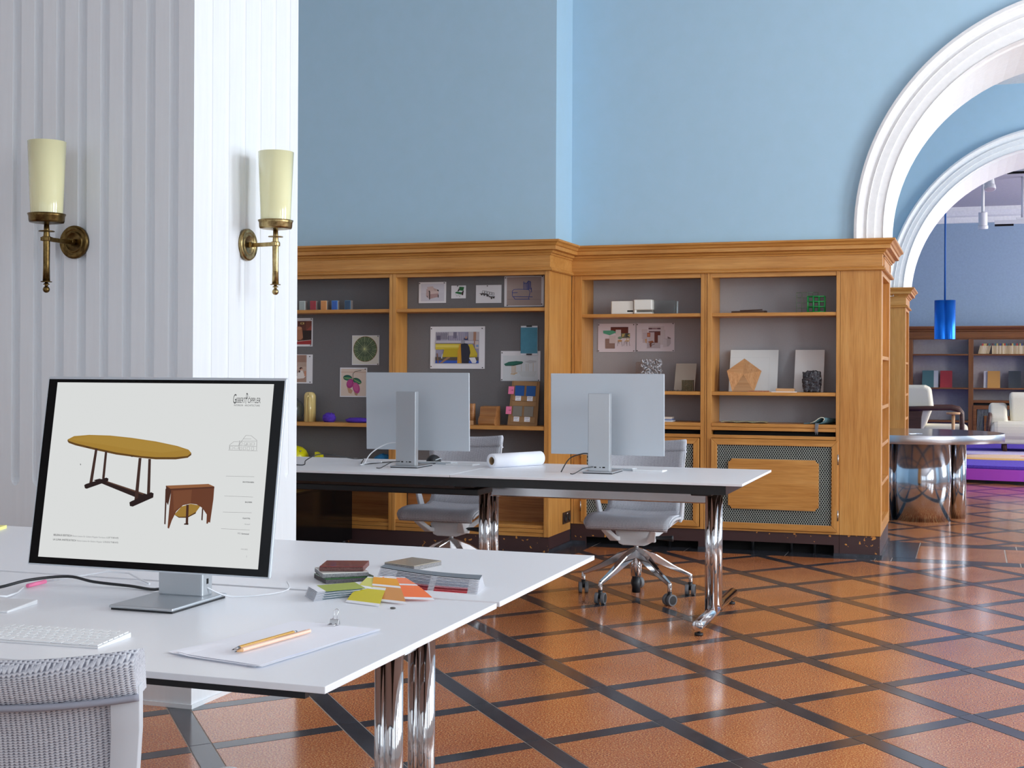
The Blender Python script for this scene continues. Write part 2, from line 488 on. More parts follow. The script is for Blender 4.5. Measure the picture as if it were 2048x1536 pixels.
# dark border stones along the bookcases and the threshold under the first arch
xs = [-2.57, -1.9, -1.2, -0.602]
for a, c in zip(xs[:-1], xs[1:]): slab('border_stone', a+.002, c-.002, FB+.003, 9.82, stone_m)
ys = [8.80, 9.33]
slab('border_stone', -2.765, -2.574, 8.80, 9.82, stone_m)
for a in (-7.0, -6.1, -5.2, -4.4, -3.6): slab('border_stone', a+.002, a+.88 if a < -3.7 else -2.77, 8.80, 9.3, stone_m)
slab('border_stone', -0.60, -0.345, FB+.2, 10.43, stone_m)
slab('border_stone', -0.60, -0.498, FB+.003, FB+.197, stone_m)
for a, c in ((-0.495, .32), (.325, 1.2), (1.205, 2.2)):
    slab('border_stone', a+.002, c-.002, FB+.003, 9.53, stone_m)
    slab('border_stone', (a if a > -.4 else -.34)+.002, c-.002, 10.235, 10.43, stone_m)
for a, c in ((-0.340, 0.235), (0.245, 0.80), (0.81, 1.4), (1.41, 2.0)):
    slab('threshold_panel', a, c, 9.536, 10.23, tile_m)
for x0, x1, y0, y1 in ((-3.62, -2.70, 4.22, 4.345), (-2.733, -2.62, 4.35, 5.2)):
    pass

# ------------------------------------------------------------------ white fluted pillar
YP, XP, XW, YR2 = 4.349, -2.737, -4.06, 5.165
def pillar_section(df, wf):
    """closed outline; df = depth factor, wf = width factor of the grooves"""
    pts = []
    R_ = 0.0205
    def groove(c, axis):
        out = []
        for k in range(9):
            a = PI*k/8
            out.append((c-R_*wf*math.cos(a), (0.027 if axis == 0 else 0.006)*df*math.sin(a)))
        return out
    gx = [-2.8235-0.1014*k for k in range(12)]
    gx.sort()
    pts.append((XW, YP))
    for g in gx:
        for u, d_ in groove(g, 0): pts.append((u, YP+d_))
    pts.append((XP, YP))
    gy = [4.46+0.1231*k for k in range(6)]
    for g in gy:
        for u, d_ in groove(g, 1): pts.append((XP-d_, u))
    pts.append((XP, YR2)); pts.append((XW, YR2))
    return pts
mb = MB()
rings = []
for z, f_ in ((0.0, 0.0), (0.806, 0.0), (0.808, 0.25), (0.812, 0.5), (0.818, 0.75), (0.826, 0.93), (0.836, 1.0), (4.7, 1.0)):
    rings.append([(x, y, z) for x, y in pillar_section(f_, max(f_, 0.05))])
mb.loft(rings, 0, False, True)
pillar = struct('wall_pillar', mb, white_col)
tag(pillar, 'white fluted pillar')
# flaking foot of the pillar
put('chipped_foot', MB().box(XW-.004, XP+.006, YP-.006, YR2+.004, 0.0, 0.016), white_col, pillar)

# ------------------------------------------------------------------ walls
def arch_wall(name, y0, y1, xl, xr, top, zc_left, C0, r0, C1, r1, m_wall, m_soffit, zspring_bottom_left):
    """wall with an arched opening; C0,r0 = front circle of the soffit, C1,r1 = back circle"""
    N = 48
    mb = MB()
    for (y, C_, r_, sgn) in ((y0, C0, r0+0.02, 1), (y1, C1, r1, -1)):
        arc = [(C_[0]-r_*math.cos(PI*k/N), C_[1]+r_*math.sin(PI*k/N)) for k in range(N+1)]
        up = [(p[0], top) for p in arc]
        for k in range(N):
            mb.add([(arc[k][0], y, arc[k][1]), (arc[k+1][0], y, arc[k+1][1]), (up[k+1][0], y, top), (up[k][0], y, top)], [(0, 1, 2, 3)], 0)
        xl_, xr_ = arc[0][0], arc[-1][0]
        mb.add([(xl, y, zc_left), (xl_, y, zc_left), (xl_, y, C_[1]), (xl_, y, top), (xl, y, top)], [(0, 1, 2, 3, 4)], 0)
        mb.add([(xr_, y, 0), (xr, y, 0), (xr, y, top), (xr_, y, top), (xr_, y, C_[1])], [(0, 1, 2, 3, 4)], 0)
    mb.box(xl, xr, y0+.002, y1-.002, top-.02, top, 0)
    w = struct(name, mb, [m_wall])
    # soffit lining as a child
    sb = MB()
    fr = [(C0[0]-r0*math.cos(PI*k/N), y0-0.02, C0[1]+r0*math.sin(PI*k/N)) for k in range(N+1)]
    md = [(C0[0]-(r0-.012)*math.cos(PI*k/N), y0+0.10, C0[1]+(r0-.012)*math.sin(PI*k/N)) for k in range(N+1)]
    bk = [(C1[0]-r1*math.cos(PI*k/N), y1+.004, C1[1]+r1*math.sin(PI*k/N)) for k in range(N+1)]
    ext = lambda L: [(L[0][0], L[0][1], zspring_bottom_left)]+L+[(L[-1][0], L[-1][1], 0)]
    fr2 = [(p[0], y0+.09, p[2]) for p in fr]
    sb.loft([ext(fr), ext(fr2), ext(md), ext(bk)], 0, False, False, closed=False)
    so = put('soffit', sb, m_soffit, w)
    return w
def archivolt(parent, y, Co, ro, Ci, ri, zb):
    """stepped white moulding around the arch, from the outer to the inner circle"""
    N = 64
    prof = [(0.0, 0.004), (0.0, -0.05), (0.10, -0.056), (0.14, -0.050), (0.17, -0.038), (0.24, -0.026), (0.33, -0.022), (0.42, -0.026), (0.435, -0.034), (0.45, -0.026),
            (0.70, -0.026), (0.71, -0.012), (0.985, -0.012), (1.0, -0.018), (1.0, 0.004)]
    rings = []
    angs = [None]+[PI*k/N for k in range(N+1)]+[None]
    for q, a in enumerate(angs):
        rg = []
        for f_, dy in prof:
            cx, cz, r_ = Co[0]+(Ci[0]-Co[0])*f_, Co[1]+(Ci[1]-Co[1])*f_, ro+(ri-ro)*f_
            aa = a if a is not None else (0 if q == 0 else PI)
            z = cz+r_*math.sin(aa)
            if a is None: z = zb if q == 0 else 0.0
            rg.append((cx-r_*math.cos(aa), y+dy, z))
        rings.append(rg)
    mb = MB().loft(rings, 0, False, True)
    return put('archivolt', mb, white_pl, parent)
TOP = 4.8
CORN = 2.172
wall_arch = arch_wall('wall_arch', 9.47, 10.5, -2.77, XR_, TOP, CORN-.02, (0.756, 2.218), 1.319, (0.695, 2.25), 1.252, blue, white_pl, CORN-.01)
archivolt(wall_arch, 9.47, (0.809, 2.228), 1.563, (0.756, 2.218), 1.319, CORN-.012)
wall_m = arch_wall('wall_middle', 15.0, 15.9, -3.0, XR_, 4.4, CORN-.02, (0.865, 2.09), 1.547, (0.824, 2.09), 1.46, blue, white_pl, CORN-.01)
archivolt(wall_m, 15.0, (0.91, 2.076), 1.766, (0.865, 2.09), 1.547, CORN-.012)
struct('wall_back', MB().box(-7.2, -2.77, 9.07, 9.82, CORN-.02, TOP).box(-7.2, -2.80, 9.26, 9.82, 0, CORN-.02), blue)
struct('wall_niche', MB().box(-2.77, -0.85, 9.84, 10.49, 0, CORN-.02), blue)
struct('wall_middle_pier', MB().box(-3.0, -0.97, 15.3, 15.88, 0, CORN-.02), blue)
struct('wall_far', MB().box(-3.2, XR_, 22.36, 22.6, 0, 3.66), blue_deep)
struct('wall_left', MB().box(-7.4, -7.2, YB_, 9.9, 0, TOP), white_pl)
struct('wall_middle_left', MB().box(-3.2, -3.0, 10.5, 22.6, 0, 4.4), blue)
def pierced(name, fixed, t0, t1, openings, zb, zt, top, axis, m):
    """wall along an axis with rectangular window openings"""
    mb = MB()
    segs = sorted(openings); cur = t0
    def bx_(a, c, z0, z1):
        if axis == 'y': mb.box(fixed[0], fixed[1], a, c, z0, z1)
        else: mb.box(a, c, fixed[0], fixed[1], z0, z1)
    for ce, hw in segs:
        bx_(cur, ce-hw, 0, top); bx_(ce-hw, ce+hw, 0, zb); bx_(ce-hw, ce+hw, zt, top); cur = ce+hw
    bx_(cur, t1, 0, top)
    return struct(name, mb, m)
pierced('wall_right', (4.3, 4.5), YB_, 23.0, WIN_R, 0.95, 3.95, TOP, 'y', white_pl)
pierced('wall_front', (-3.9, -3.7), -7.4, 4.5, WIN_B, 0.95, 3.95, TOP, 'x', white_pl)
nwin = 0
for axis, L in (('y', WIN_R), ('x', WIN_B)):
    for ce, hw in L:
        nwin += 1
        mb = MB()
        def fb(a, c, z0, z1):
            if axis == 'y': mb.box(4.36, 4.42, a, c, z0, z1)
            else: mb.box(a, c, -3.84, -3.78, z0, z1)
        for a in (ce-hw, ce-.03, ce+hw-.06): fb(a, a+.06, .95, 3.95)
        for z in (.95, 1.92, 2.9, 3.89): fb(ce-hw, ce+hw, z, z+.06)
        struct('window_%d' % nwin, mb, white_pl)
struct('ceiling', MB().box(-7.4, 4.5, YB_-.2, 9.82, TOP, TOP+.1), ceil_m)
struct('ceiling_middle', MB().box(-3.2, 4.5, 10.5, 15.0, 4.29, 4.4), ceil_m)
struct('ceiling_far', MB().box(-3.2, 4.5, 15.9, 17.75, 3.80, 3.9).box(-3.2, 4.5, 17.75, 22.6, 3.86, 3.96), ceil_far)
struct('trim_1', MB().box(-3.0, 4.3, 17.70, 17.78, 3.795, 3.86), ceil_m)
sweep_ = MB()
sweep(sweep_, [(-3.0, 22.36), (4.3, 22.36)], [(0, 3.62), (.03, 3.625), (.03, 3.71), (.10, 3.73), (.16, 3.80), (.16, 3.87), (0, 3.87)])
struct('trim_2', sweep_, ceil_m)

# ================================================================== OAK BOOKCASES
PROF = [(0, 1.960), (.018, 1.960), (.026, 1.966), (.026, 1.974), (.016, 1.977), (.019, 1.986), (.004, 1.989), (.004, 2.070), (.012, 2.071), (.018, 2.081), (.014, 2.084), (.026, 2.086), (.034, 2.100), (.030, 2.103),
        (.060, 2.106), (.060, 2.130), (.056, 2.133), (.066, 2.137), (.074, 2.150), (.090, 2.160), (.092, 2.172), (0, 2.172)]
def cornice(parent, path, m, prof=PROF, start=None, end=None):
    lo = [p for p in prof if p[1] <= prof[7][1]+1e-6]
    mb = MB(); sweep(mb, path, prof, 0, start, end)
    return put('cornice', mb, m, parent)
def shelf(parent, x0, x1, y0, y1, z1, th, m):
    return put('shelf', MB().box(x0, x1, y0, y1, z1-th, z1), m, parent, 0.002)
def board(name, parent, x0, x1, y0, y1, z0, z1, m, bev=0.0015, label=None):
    return put(name, MB().box(x0, x1, y0, y1, z0, z1), m, parent, bev, label)

# ---- left bookcase
YL = 8.93
bl = root('bookcase', (-4.0, YL, 0), 'honey oak bookcase with dark grey back and pinned pictures, left of the corner', 'bookcase')
board('divider', bl, -3.986, -3.961, YL, 9.15, .104, 1.962, oak_z)
board('divider', bl, -3.959, -3.934, YL, 9.15, .104, 1.962, oak_z)
board('stile', bl, -2.806, -2.79, YL, 9.16, .104, 1.962, oak_z)
board('stile', bl, -5.18, -5.12, YL, 9.15, .104, 1.962, oak_z)
board('end_panel', bl, -2.79, -2.77, YL+.002, 9.47, .104, 1.962, oak_z)
for a, c in ((-5.12, -3.986), (-3.934, -2.806)):
    board('top_rail', bl, a, c, YL+.003, YL+.03, 1.935, 1.962, oak_x)
    board('top_board', bl, a, c, YL+.03, 9.14, 1.945, 1.962, oak_x)
    shelf(bl, a, c, YL+.008, 9.14, 1.707, .025, oak_x)
    shelf(bl, a, c, YL+.004, 9.14, .875, .028, oak_x)
    shelf(bl, a, c, YL+.006, 9.14, .575, .026, oak_x)
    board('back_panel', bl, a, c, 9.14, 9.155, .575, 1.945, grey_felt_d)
    board('lower_back_panel', bl, a, c, 9.16, 9.175, .15, .575, wood_mid)
    board('bottom_shelf', bl, a, c, YL+.01, 9.16, .160, .182, oak_x)
    board('bottom_rail', bl, a, c, YL+.003, YL+.02, .132, .158, oak_x)
    board('bottom_rail', bl, a, c, YL+.006, YL+.02, .104, .130, oak_x)
put('plinth', MB().box(-5.18, -2.775, YL+.012, 9.3, 0.0, .104).box(-2.80, -2.772, 8.95, 9.47, 0, .104), brown_pl, bl)
put('base_mould', MB().box(-2.772, -2.755, YL+.01, 9.47, 0, .022), stone_m, bl)
PROF_L = PROF
cornice(bl, [(-5.18, YL), (-2.77, YL), (-2.77, 9.47)], oak_x, end=(1, -1))
put('cornice_top', MB().box(-5.18, -2.775, YL+.005, 9.07, 2.150, 2.168), oak_x, bl)

# ---- right bookcase with radiator doors and the end shelves under the arch
YR = 9.47
br = root('bookcase', (-1.7, YR, 0), 'honey oak bookcase with radiator grille doors, right of the corner', 'bookcase')
board('stile', br, -2.745, -2.69, YR, 9.80, .145, 1.962, oak_z)
board('stile', br, -2.768, -2.747, YR+.002, 9.80, .145, 1.962, oak_z)
board('divider', br, -1.812, -1.786, YR, 9.80, .145, 1.962, oak_z)
board('divider', br, -1.784, -1.768, YR+.004, 9.80, .145, 1.962, oak_z)
board('divider', br, -1.766, -1.733, YR, 9.80, .145, 1.962, oak_z)
board('stile', br, -0.872, -0.847, YR, 9.80, .145, 1.962, oak_z)
board('end_panel', br, -0.845, -0.571, YR+.001, YR+.022, .145, 1.962, oak_z)
BAYS = ((-2.69, -1.812), (-1.733, -0.872))
for a, c in BAYS:
    board('top_rail', br, a, c, YR+.003, YR+.03, 1.93, 1.962, oak_x)
    board('top_board', br, a, c, YR+.03, 9.80, 1.945, 1.962, oak_x)
    shelf(br, a, c, YR+.006, 9.78, 1.679, .024, oak_x)
    shelf(br, a, c, YR+.004, 9.78, 1.122, .025, oak_x)
    shelf(br, a, c, YR-.003, 9.78, .901, .025, oak_x)
    board('lower_board', br, a, c, YR+.002, 9.76, .850, .8745, oak_x)
    board('rail', br, a, c, YR+.002, YR+.03, .795, .818, oak_x)
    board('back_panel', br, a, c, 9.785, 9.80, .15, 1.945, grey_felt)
    board('bottom_rail', br, a, c, YR+.001, YR+.03, .145, .160, oak_x)
    put('shadow_fill', MB().box(a+.01, c-.01, YR+.06, 9.77, .16, .84), dark_part_shadow, br)  # black block painted as the shadow inside, behind the grille
def grille_door(x0, x1, z0, z1, hinge_right):
    yf = YR-.012
    d = root('door', ((x0+x1)/2, yf, z0), None, None); d.parent = br; d.location = ((x0+x1)/2+1.7, yf-YR, z0)
    fw = .043
    def fr(name, P, m): put(name, MB().prism([(p[0], yf, p[1]) for p in P], (0, .022, 0)), m, d, .003)
    fr('door_frame', [(x0, z0), (x0+fw, z0+fw), (x0+fw, z1-fw), (x0, z1)], oak_z)
    fr('door_frame', [(x1, z0), (x1, z1), (x1-fw, z1-fw), (x1-fw, z0+fw)], oak_z)
    fr('door_frame', [(x0, z1), (x0+fw, z1-fw), (x1-fw, z1-fw), (x1, z1)], oak_x)
    fr('door_frame', [(x0, z0), (x1, z0), (x1-fw, z0+fw), (x0+fw, z0+fw)], oak_x)
    # expanded metal: two families of slanting strands, clipped to the opening
    gx0, gx1, gz0, gz1 = x0+fw-.004, x1-fw+.004, z0+fw-.004, z1-fw+.004
    cw, ch = .0165, .0265
    mb = MB()
    for sgn in (1, -1):
        sl = ch/cw*sgn
        nmin = int((gz0-max(sl*(gx0-gx0), sl*(gx1-gx0)))/ch)-2; nmax = int((gz1-min(0, sl*(gx1-gx0)))/ch)+2
        for q in range(nmin, nmax):
            zq = q*ch
            # z = zq + sl*(x-gx0)
            pts = []
            xa, xb = gx0, gx1
            za, zb_ = zq, zq+sl*(gx1-gx0)
            ta, tb = 0.0, 1.0
            dz = zb_-za
            for lim, s_ in ((gz0, 1), (gz1, -1)):
                ea, eb = (za-lim)*s_, (zb_-lim)*s_
                if ea < 0 and eb < 0: ta = 2
                elif ea < 0: ta = max(ta, ea/(ea-eb))
                elif eb < 0: tb = min(tb, ea/(ea-eb))
            if ta >= tb: continue
            A = (xa+(xb-xa)*ta, yf+.013, za+dz*ta); B = (xa+(xb-xa)*tb, yf+.013, za+dz*tb)
            mb.bar([A, B], .0036, .0040, (0, 1, 0))
    g = put('grille', mb, mat('grey_expanded_metal', (172, 178, 172), 0.45, metal=0.2), d); g['kind'] = 'stuff'
    px0, px1, pz0, pz1, n_ = x0+.123, x1-.128, z0+.140, z1-.139, .022
    P = [(px0+n_, pz0), (px1-n_, pz0)]+[(px1-n_*math.cos(a), pz0+n_*math.sin(a)) for a in (PI/2*.98, PI/4, 0.02)][::1]
    P = []
    for (cx_, cz_, a0) in ((px1, pz0, PI), (px1, pz1, 1.5*PI), (px0, pz1, 0), (px0, pz0, .5*PI)):
        for k in range(5):
            a = a0-PI/2*k/4
            P.append((cx_+n_*math.cos(a), cz_+n_*math.sin(a)))
    put('door_panel', MB().prism([(p[0], yf-.003, p[1]) for p in P], (0, .012, 0)), oak_x, d, .002)
    hx = x1+.001 if hinge_right else x0-.001
    for zc in (z0+.115, z1-.13):
        put('hinge', MB().cyl((hx, yf+.002, zc-.036), (hx, yf+.002, zc+.036), .005, n=10), chrome_r, d)
    return d
grille_door(-1.733, -0.856, .162, .792, True)
grille_door(-2.690, -1.818, .162, .792, False)
pl = MB()
pl.prism([(x, YR+.012, z) for x, z in ((-2.77, 0), (-2.655, 0), (-2.655, .052), (-1.825, .056), (-1.825, 0), (-1.69, 0), (-1.69, .072), (-0.882, .072), (-0.882, 0), (-0.847, 0), (-0.847, .145), (-2.77, .145))], (0, .02, 0))
pl.box(-0.845, -0.576, YR+.010, YR+.03, 0, .145).box(-0.60, -0.578, YR+.03, 10.49, 0, .145)
put('plinth', pl, brown_pl, br)
put('base_mould', MB().box(-2.755, -2.655, YR-.004, YR+.012, 0, .022).box(-1.825, -1.69, YR-.004, YR+.012, 0, .02).box(-0.882, -0.565, YR-.004, YR+.01, 0, .018).box(-0.578, -0.563, YR+.01, 10.49, 0, .018), stone_m, br)
put('plinth_shadow_backing', MB().box(-2.70, -0.86, YR+.12, YR+.14, 0, .145), dark_part_shadow, br)  # black backing sheet, painted shade seen through the plinth cutouts
for x in (-2.3, -2.05, -1.45, -1.18, -1.02):
    put('radiator_foot', MB().cyl((x, YR+.09, 0), (x, YR+.09, .12), .012, n=10), rubber, br)
XE = -0.571
def side_niche(par, xe, y0, y1, zs, x_in):
    o0, o1 = y0+.150, y1-.09
    board('side_stile', par, xe-.022, xe, y0+.023, o0, .145, 1.962, oak_z)
    board('side_stile', par, xe-.022, xe, o1, y1, .145, 1.962, oak_z)
    board('side_rail', par, xe-.022, xe-.001, o0, o1, 1.93, 1.962, oak_y)
    board('side_rail', par, xe-.022, xe-.001, o0, o1, .145, .225, oak_y)
    board('side_lining', par, x_in-.02, xe-.022, o1, o1+.02, .145, 1.955, oak_z)
    board('side_lining', par, x_in-.02, xe-.022, o0-.02, o0, .145, 1.955, oak_z)
    board('side_back', par, x_in-.02, x_in, o0, o1, .145, 1.955, oak_z)
    board('side_lining', par, x_in, xe-.022, o0, o1, 1.93, 1.955, oak_y)
    for z in zs: put('shelf', MB().box(x_in, xe-.004, o0, o1, z-.026, z) if z > .3 else MB().box(x_in, xe-.0225, o0, o1, z-.026, z-.001), oak_y, par, .002)
side_niche(br, XE, YR, 10.5, (1.378, 1.032, .769, .498, .225), -.80)
board('rear_panel', br, -.845, XE-.022, 10.46, 10.50, .145, 1.962, oak_z)
cornice(br, [(-2.77, YR), (XE, YR), (XE, 10.5), (-0.845, 10.5)], oak_x, start=(1, -1))
put('frieze_panel_frame', MB().box(XE+.004, XE+.010, YR+.12, 10.38, 2.058, 2.066).box(XE+.004, XE+.010, YR+.12, 10.38, 1.994, 2.002).box(XE+.004, XE+.010, YR+.12, YR+.128, 1.994, 2.066).box(XE+.004, XE+.010, 10.372, 10.38, 1.994, 2.066), oak_y, br)

# ---- second pier bookcase, beyond the first arch
b2 = root('bookcase', (-0.9, 15.0, 0), 'narrow oak bookcase end on the second pier, half hidden behind the first', 'bookcase')
X2 = -.656
board('front_panel', b2, -1.6, X2, 15.0, 15.022, .145, 1.962, oak_z)
side_niche(b2, X2, 15.0, 15.9, (1.378, 1.032, .769, .498, .225), -.9)
put('plinth', MB().box(-1.6, X2-.01, 15.012, 15.88, 0, .145), brown_pl, b2)
cornice(b2, [(-1.6, 15.0), (X2, 15.0), (X2, 15.9), (-0.9, 15.9)], oak_x)

# ---- far bookcase
YFAR = 22.0
bf = root('bookcase', (0.4, YFAR, 0), 'long dark oak bookcase with pale back on the far wall', 'bookcase')
DIV = [(-.93, -.855), (-.022, .051), (.93, 1.0), (1.9, 1.97)]
for a, c in DIV: board('divider', bf, a, c, YFAR, 22.33, .1, 1.80, doak_z)
for k, ((a0, a), (c, c0)) in enumerate(zip(DIV[:-1], DIV[1:])):
    board('top_rail', bf, a, c, YFAR+.003, YFAR+.03, 1.778, 1.80, doak_x)
    shelf(bf, a, c, YFAR+.005, 22.32, 1.555, .024, doak_x)
    shelf(bf, a, c, YFAR+.005, 22.32, 1.030, .022, doak_x)
    board('back_panel', bf, a, c, 22.32, 22.335, .1, 1.79, grey_far)
    if k == 0:
        shelf(bf, a, c, YFAR+.005, 22.32, .52, .03, doak_x)
    else:
        shelf(bf, a, c, YFAR+.002, 22.32, .838, .04, doak_x)
        put('shadow_fill', MB().box(a+.002, c-.002, YFAR+.03, 22.31, .12, .79), dark_part_shadow, bf)  # solid black fill, painted as the shaded inside of the cupboard
        put('door_frame', MB().box(a, c, YFAR-.01, YFAR+.01, .70, .76).box(a, a+.05, YFAR-.01, YFAR+.01, .15, .70).box(c-.05, c, YFAR-.01, YFAR+.01, .15, .70).box(a, c, YFAR-.01, YFAR+.01, .12, .17), doak_x, bf)
        put('door_panel', MB().box(a+.16, c-.16, YFAR-.012, YFAR+.0, .27, .60), doak_x, bf)
        mg = MB()
        for q in range(40):
            x = a+.05+q*(c-a-.1)/40
            mg.bar([(x, YFAR+.004, .17), (x+.02, YFAR+.004, .70)], .006, .004, (0, 1, 0))
        put('grille', mg, mat('grey_expanded_metal', (172, 178, 172), 0.45, metal=0.2), bf)['kind'] = 'stuff'
cornice(bf, [(-1.6, YFAR), (2.6, YFAR)], doak_x, [(0, 1.795), (.02, 1.797), (.02, 1.812), (.004, 1.816), (.004, 1.90), (.03, 1.91), (.03, 1.925), (.06, 1.94), (.08, 1.97), (.08, 1.986), (0, 1.986)])
put('plinth', MB().box(-.93, 1.97, YFAR+.01, 22.33, 0, .1), brown_pl, bf)

# ================================================================== DESKS
ZT = 0.74
d1 = root('desk', (-1.9, 2.85, 0), 'white double desk in the foreground with two tops on paired chrome legs', 'desk', 'white twin desks')
for y0, y1 in ((2.006, 2.859), (2.879, 3.693)):
    put('tabletop', MB().box(-3.40, -1.008, y0, y1, ZT-.0125, ZT), desk_white, d1, .0012)
for y in (2.020, 3.66): put('apron', MB().box(-3.35, -1.052, y, y+.014, ZT-.027, ZT-.0125), black_m, d1)
put('beam', MB().box(-3.15, -1.20, 2.78, 2.86, .62, .70), chrome_r, d1, .006)
for x in (-1.20, -3.17):
    put('cross_bar', MB().box(x-.03, x+.03, 2.12, 3.58, ZT-.045, ZT-.013), black_m, d1, .004)
    for y in (2.725, 2.912):
        put('leg', MB().cyl((x, y, .05), (x, y, ZT-.045), .0205, n=24).cyl((x-.031, y+.004, .05), (x-.031, y+.004, ZT-.045), .0165, n=20), chrome, d1)
    put('foot', MB().cyl((x-.012, 2.28, .05), (x-.012, 3.36, .05), .028, n=20), chrome, d1)
    for y in (2.32, 3.32):
        put('foot_pad', MB().cyl((x-.012, y, 0), (x-.012, y, .012), .02, n=14).cyl((x-.012, y, .012), (x-.012, y, .03), .007, n=10), rubber, d1)
d2 = root('desk', (-2.5, 6.77, 0), 'white double desk in front of the bookcases with a black apron and chrome feet', 'desk', 'white twin desks')
for x0, x1 in ((-2.468, -1.003), (-4.6, -2.472)):
    put('tabletop', MB().box(x0, x1, 6.284, 7.251, ZT-.0125, ZT), desk_white, d2, .0012)
for bx_ in ((-4.55, -1.085, 6.312, 6.33), (-4.55, -1.085, 7.20, 7.218), (-1.103, -1.085, 6.331, 7.199)): put('apron', MB().box(*bx_, ZT-.058, ZT-.0125), black_m, d2)
put('cable_tray', MB().box(-4.5, -2.36, 6.40, 6.62, .628, .66), black_m, d2, .004)
put('beam', MB().box(-4.1, -1.22, 6.72, 6.80, .598, .664), chrome_r, d2, .006)
for x in (-1.212, -2.425, -4.15):
    put('cross_bar', MB().box(x-.05, x+.05, 6.36, 7.19, ZT-.07, ZT-.013), black_m, d2, .004)
    for y in (6.712, 6.845):
        put('leg', MB().cyl((x, y, .05), (x, y, ZT-.06), .0195, n=24).cyl((x-.030, y+.004, .05), (x-.030, y+.004, ZT-.06), .0155, n=20), chrome, d2)
    put('foot', MB().lathe([(.001, 0), (.024, 0), (.0275, .004), (.0275, 1.016), (.024, 1.02), (.001, 1.02)], (x-.012, 6.342, .052), 22, 0, 'y'), chrome, d2)
    for y in (6.385, 7.31):
        put('foot_pad', MB().cyl((x-.012, y, 0), (x-.012, y, .012), .021, n=14).cyl((x-.012, y, .012), (x-.012, y, .03), .007, n=10), rubber, d2)

# ================================================================== MONITORS
PW, PH = .612, .426
TILT = math.radians(9.5)
def panel_pt(u, v, off=0.0):
    """point on the screen face: u along x, v up, off towards the viewer (local -y)"""
    return Vector(((u-.5)*PW, (-.14 if TILT > .1 else -.13)+v*PH*math.sin(TILT)-off*math.cos(TILT), .085+v*PH*math.cos(TILT)-off*math.sin(TILT)))
def monitor(loc, rot, label, on):
    global TILT
    TILT = math.radians(9.5 if on else 1.5)
    r = root('monitor', loc, label, 'monitor', 'slim aluminium monitors on the desks', rot)
    th = .0095
    q = lambda off: [panel_pt(0, 0, off), panel_pt(1, 0, off), panel_pt(1, 1, off), panel_pt(0, 1, off)]
    mb = MB(); a, c = q(-th), q(0); mb.hexa(a, c)
    put('casing', mb, alu, r, .003, local=True)
    m = .0045
    I = [panel_pt(m/PW, m/PH, .0008), panel_pt(1-m/PW, m/PH, .0008), panel_pt(1-m/PW, 1-m/PH, .0008), panel_pt(m/PW, 1-m/PH, .0008)]
    J = [panel_pt(m/PW, m/PH, 0), panel_pt(1-m/PW, m/PH, 0), panel_pt(1-m/PW, 1-m/PH, 0), panel_pt(m/PW, 1-m/PH, 0)]
    put('bezel', MB().hexa(J, I), screen_black, r, local=True)
    put('column', MB().box(-.0575, .0575, 0.0, .044, .010, .410), alu_dark, r, .004, local=True)
    put('ports', MB().box(-.012, -.004, .0442, .0446, .030, .034).box(-.034, -.020, .0442, .0446, .029, .035).box(.012, .024, .0442, .0446, .029, .035), dark_part_shadow, r, local=True)
    put('side_ports', MB().cyl((.0572, .022, .066), (.0580, .022, .066), .0022, n=10).box(.0572, .0579, .018, .026, .038, .050), dark_part_shadow, r, local=True)
    hz = .085+.62*PH
    put('hinge', MB().cyl((0, .004, hz), (0, -.055, hz), .030, n=20), alu_dark, r, local=True)
    put('stand_base', MB().box(-.08, .08, -.155, .070, .0045, .0115), alu_dark, r, .003, local=True)
    put('base_pad', MB().box(-.077, .077, -.150, .066, 0, .0045), rubber, r, local=True)
    if on:
        # lit page inside the black letterbox borders
        U0, U1, V0, V1 = .046, .953, .046, .972
        O = panel_pt(U0, V0, .0012); UX = panel_pt(U1, V0, .0012)-O; UZ = panel_pt(U0, V1, .0012)-O
        N = (UX.cross(UZ)).normalized()
        L = [((222, 224, 223), rc(0, 0, 1, 1))]
        for nme, c_, p_ in SCREEN: L.append((c_, p_))
        for (x0, y0), (x1, y1) in SLINES: L.append(((150, 150, 150), ln(x0, y0, x1, y1, .0016)))
        for (x0, y0), (x1, y1) in SRECTS:
            for s_ in (((x0, y0), (x1, y0)), ((x1, y0), (x1, y1)), ((x1, y1), (x0, y1)), ((x0, y1), (x0, y0))):
                L.append(((165, 165, 165), ln(*s_[0], *s_[1], .0014)))
        scr = art('screen_page', r, O, UX, UZ, N, L, emit=0.645, depth=.0002, local=True)
        Wd, Hd = UX.length, UZ.length
        tm = mat('screen_text', (52, 52, 54), .5, emit=0.645); tg = mat('screen_text_grey', (128, 128, 130), .5, emit=0.645)
        exn, ezn = UX.normalized(), UZ.normalized()
        for txt, u0, u1, v, bold, mm_, hgt in STEXT:
            me = text_mesh(txt, 1.0, bold)
            w = max(p.co.x for p in me.vertices)
            sx_ = (u1-u0)*Wd/w; sy_ = sx_ if hgt is None else hgt
            for p in me.vertices:
                co = O+exn*(u0*Wd+p.co.x*sx_)+ezn*(v*Hd+p.co.y*sy_)+N*.0022
                p.co = co
            me.materials.append(tm if mm_ == 0 else tg)
            o = bpy.data.objects.new('screen_text', me); COL.objects.link(o); o.parent = r
    return r
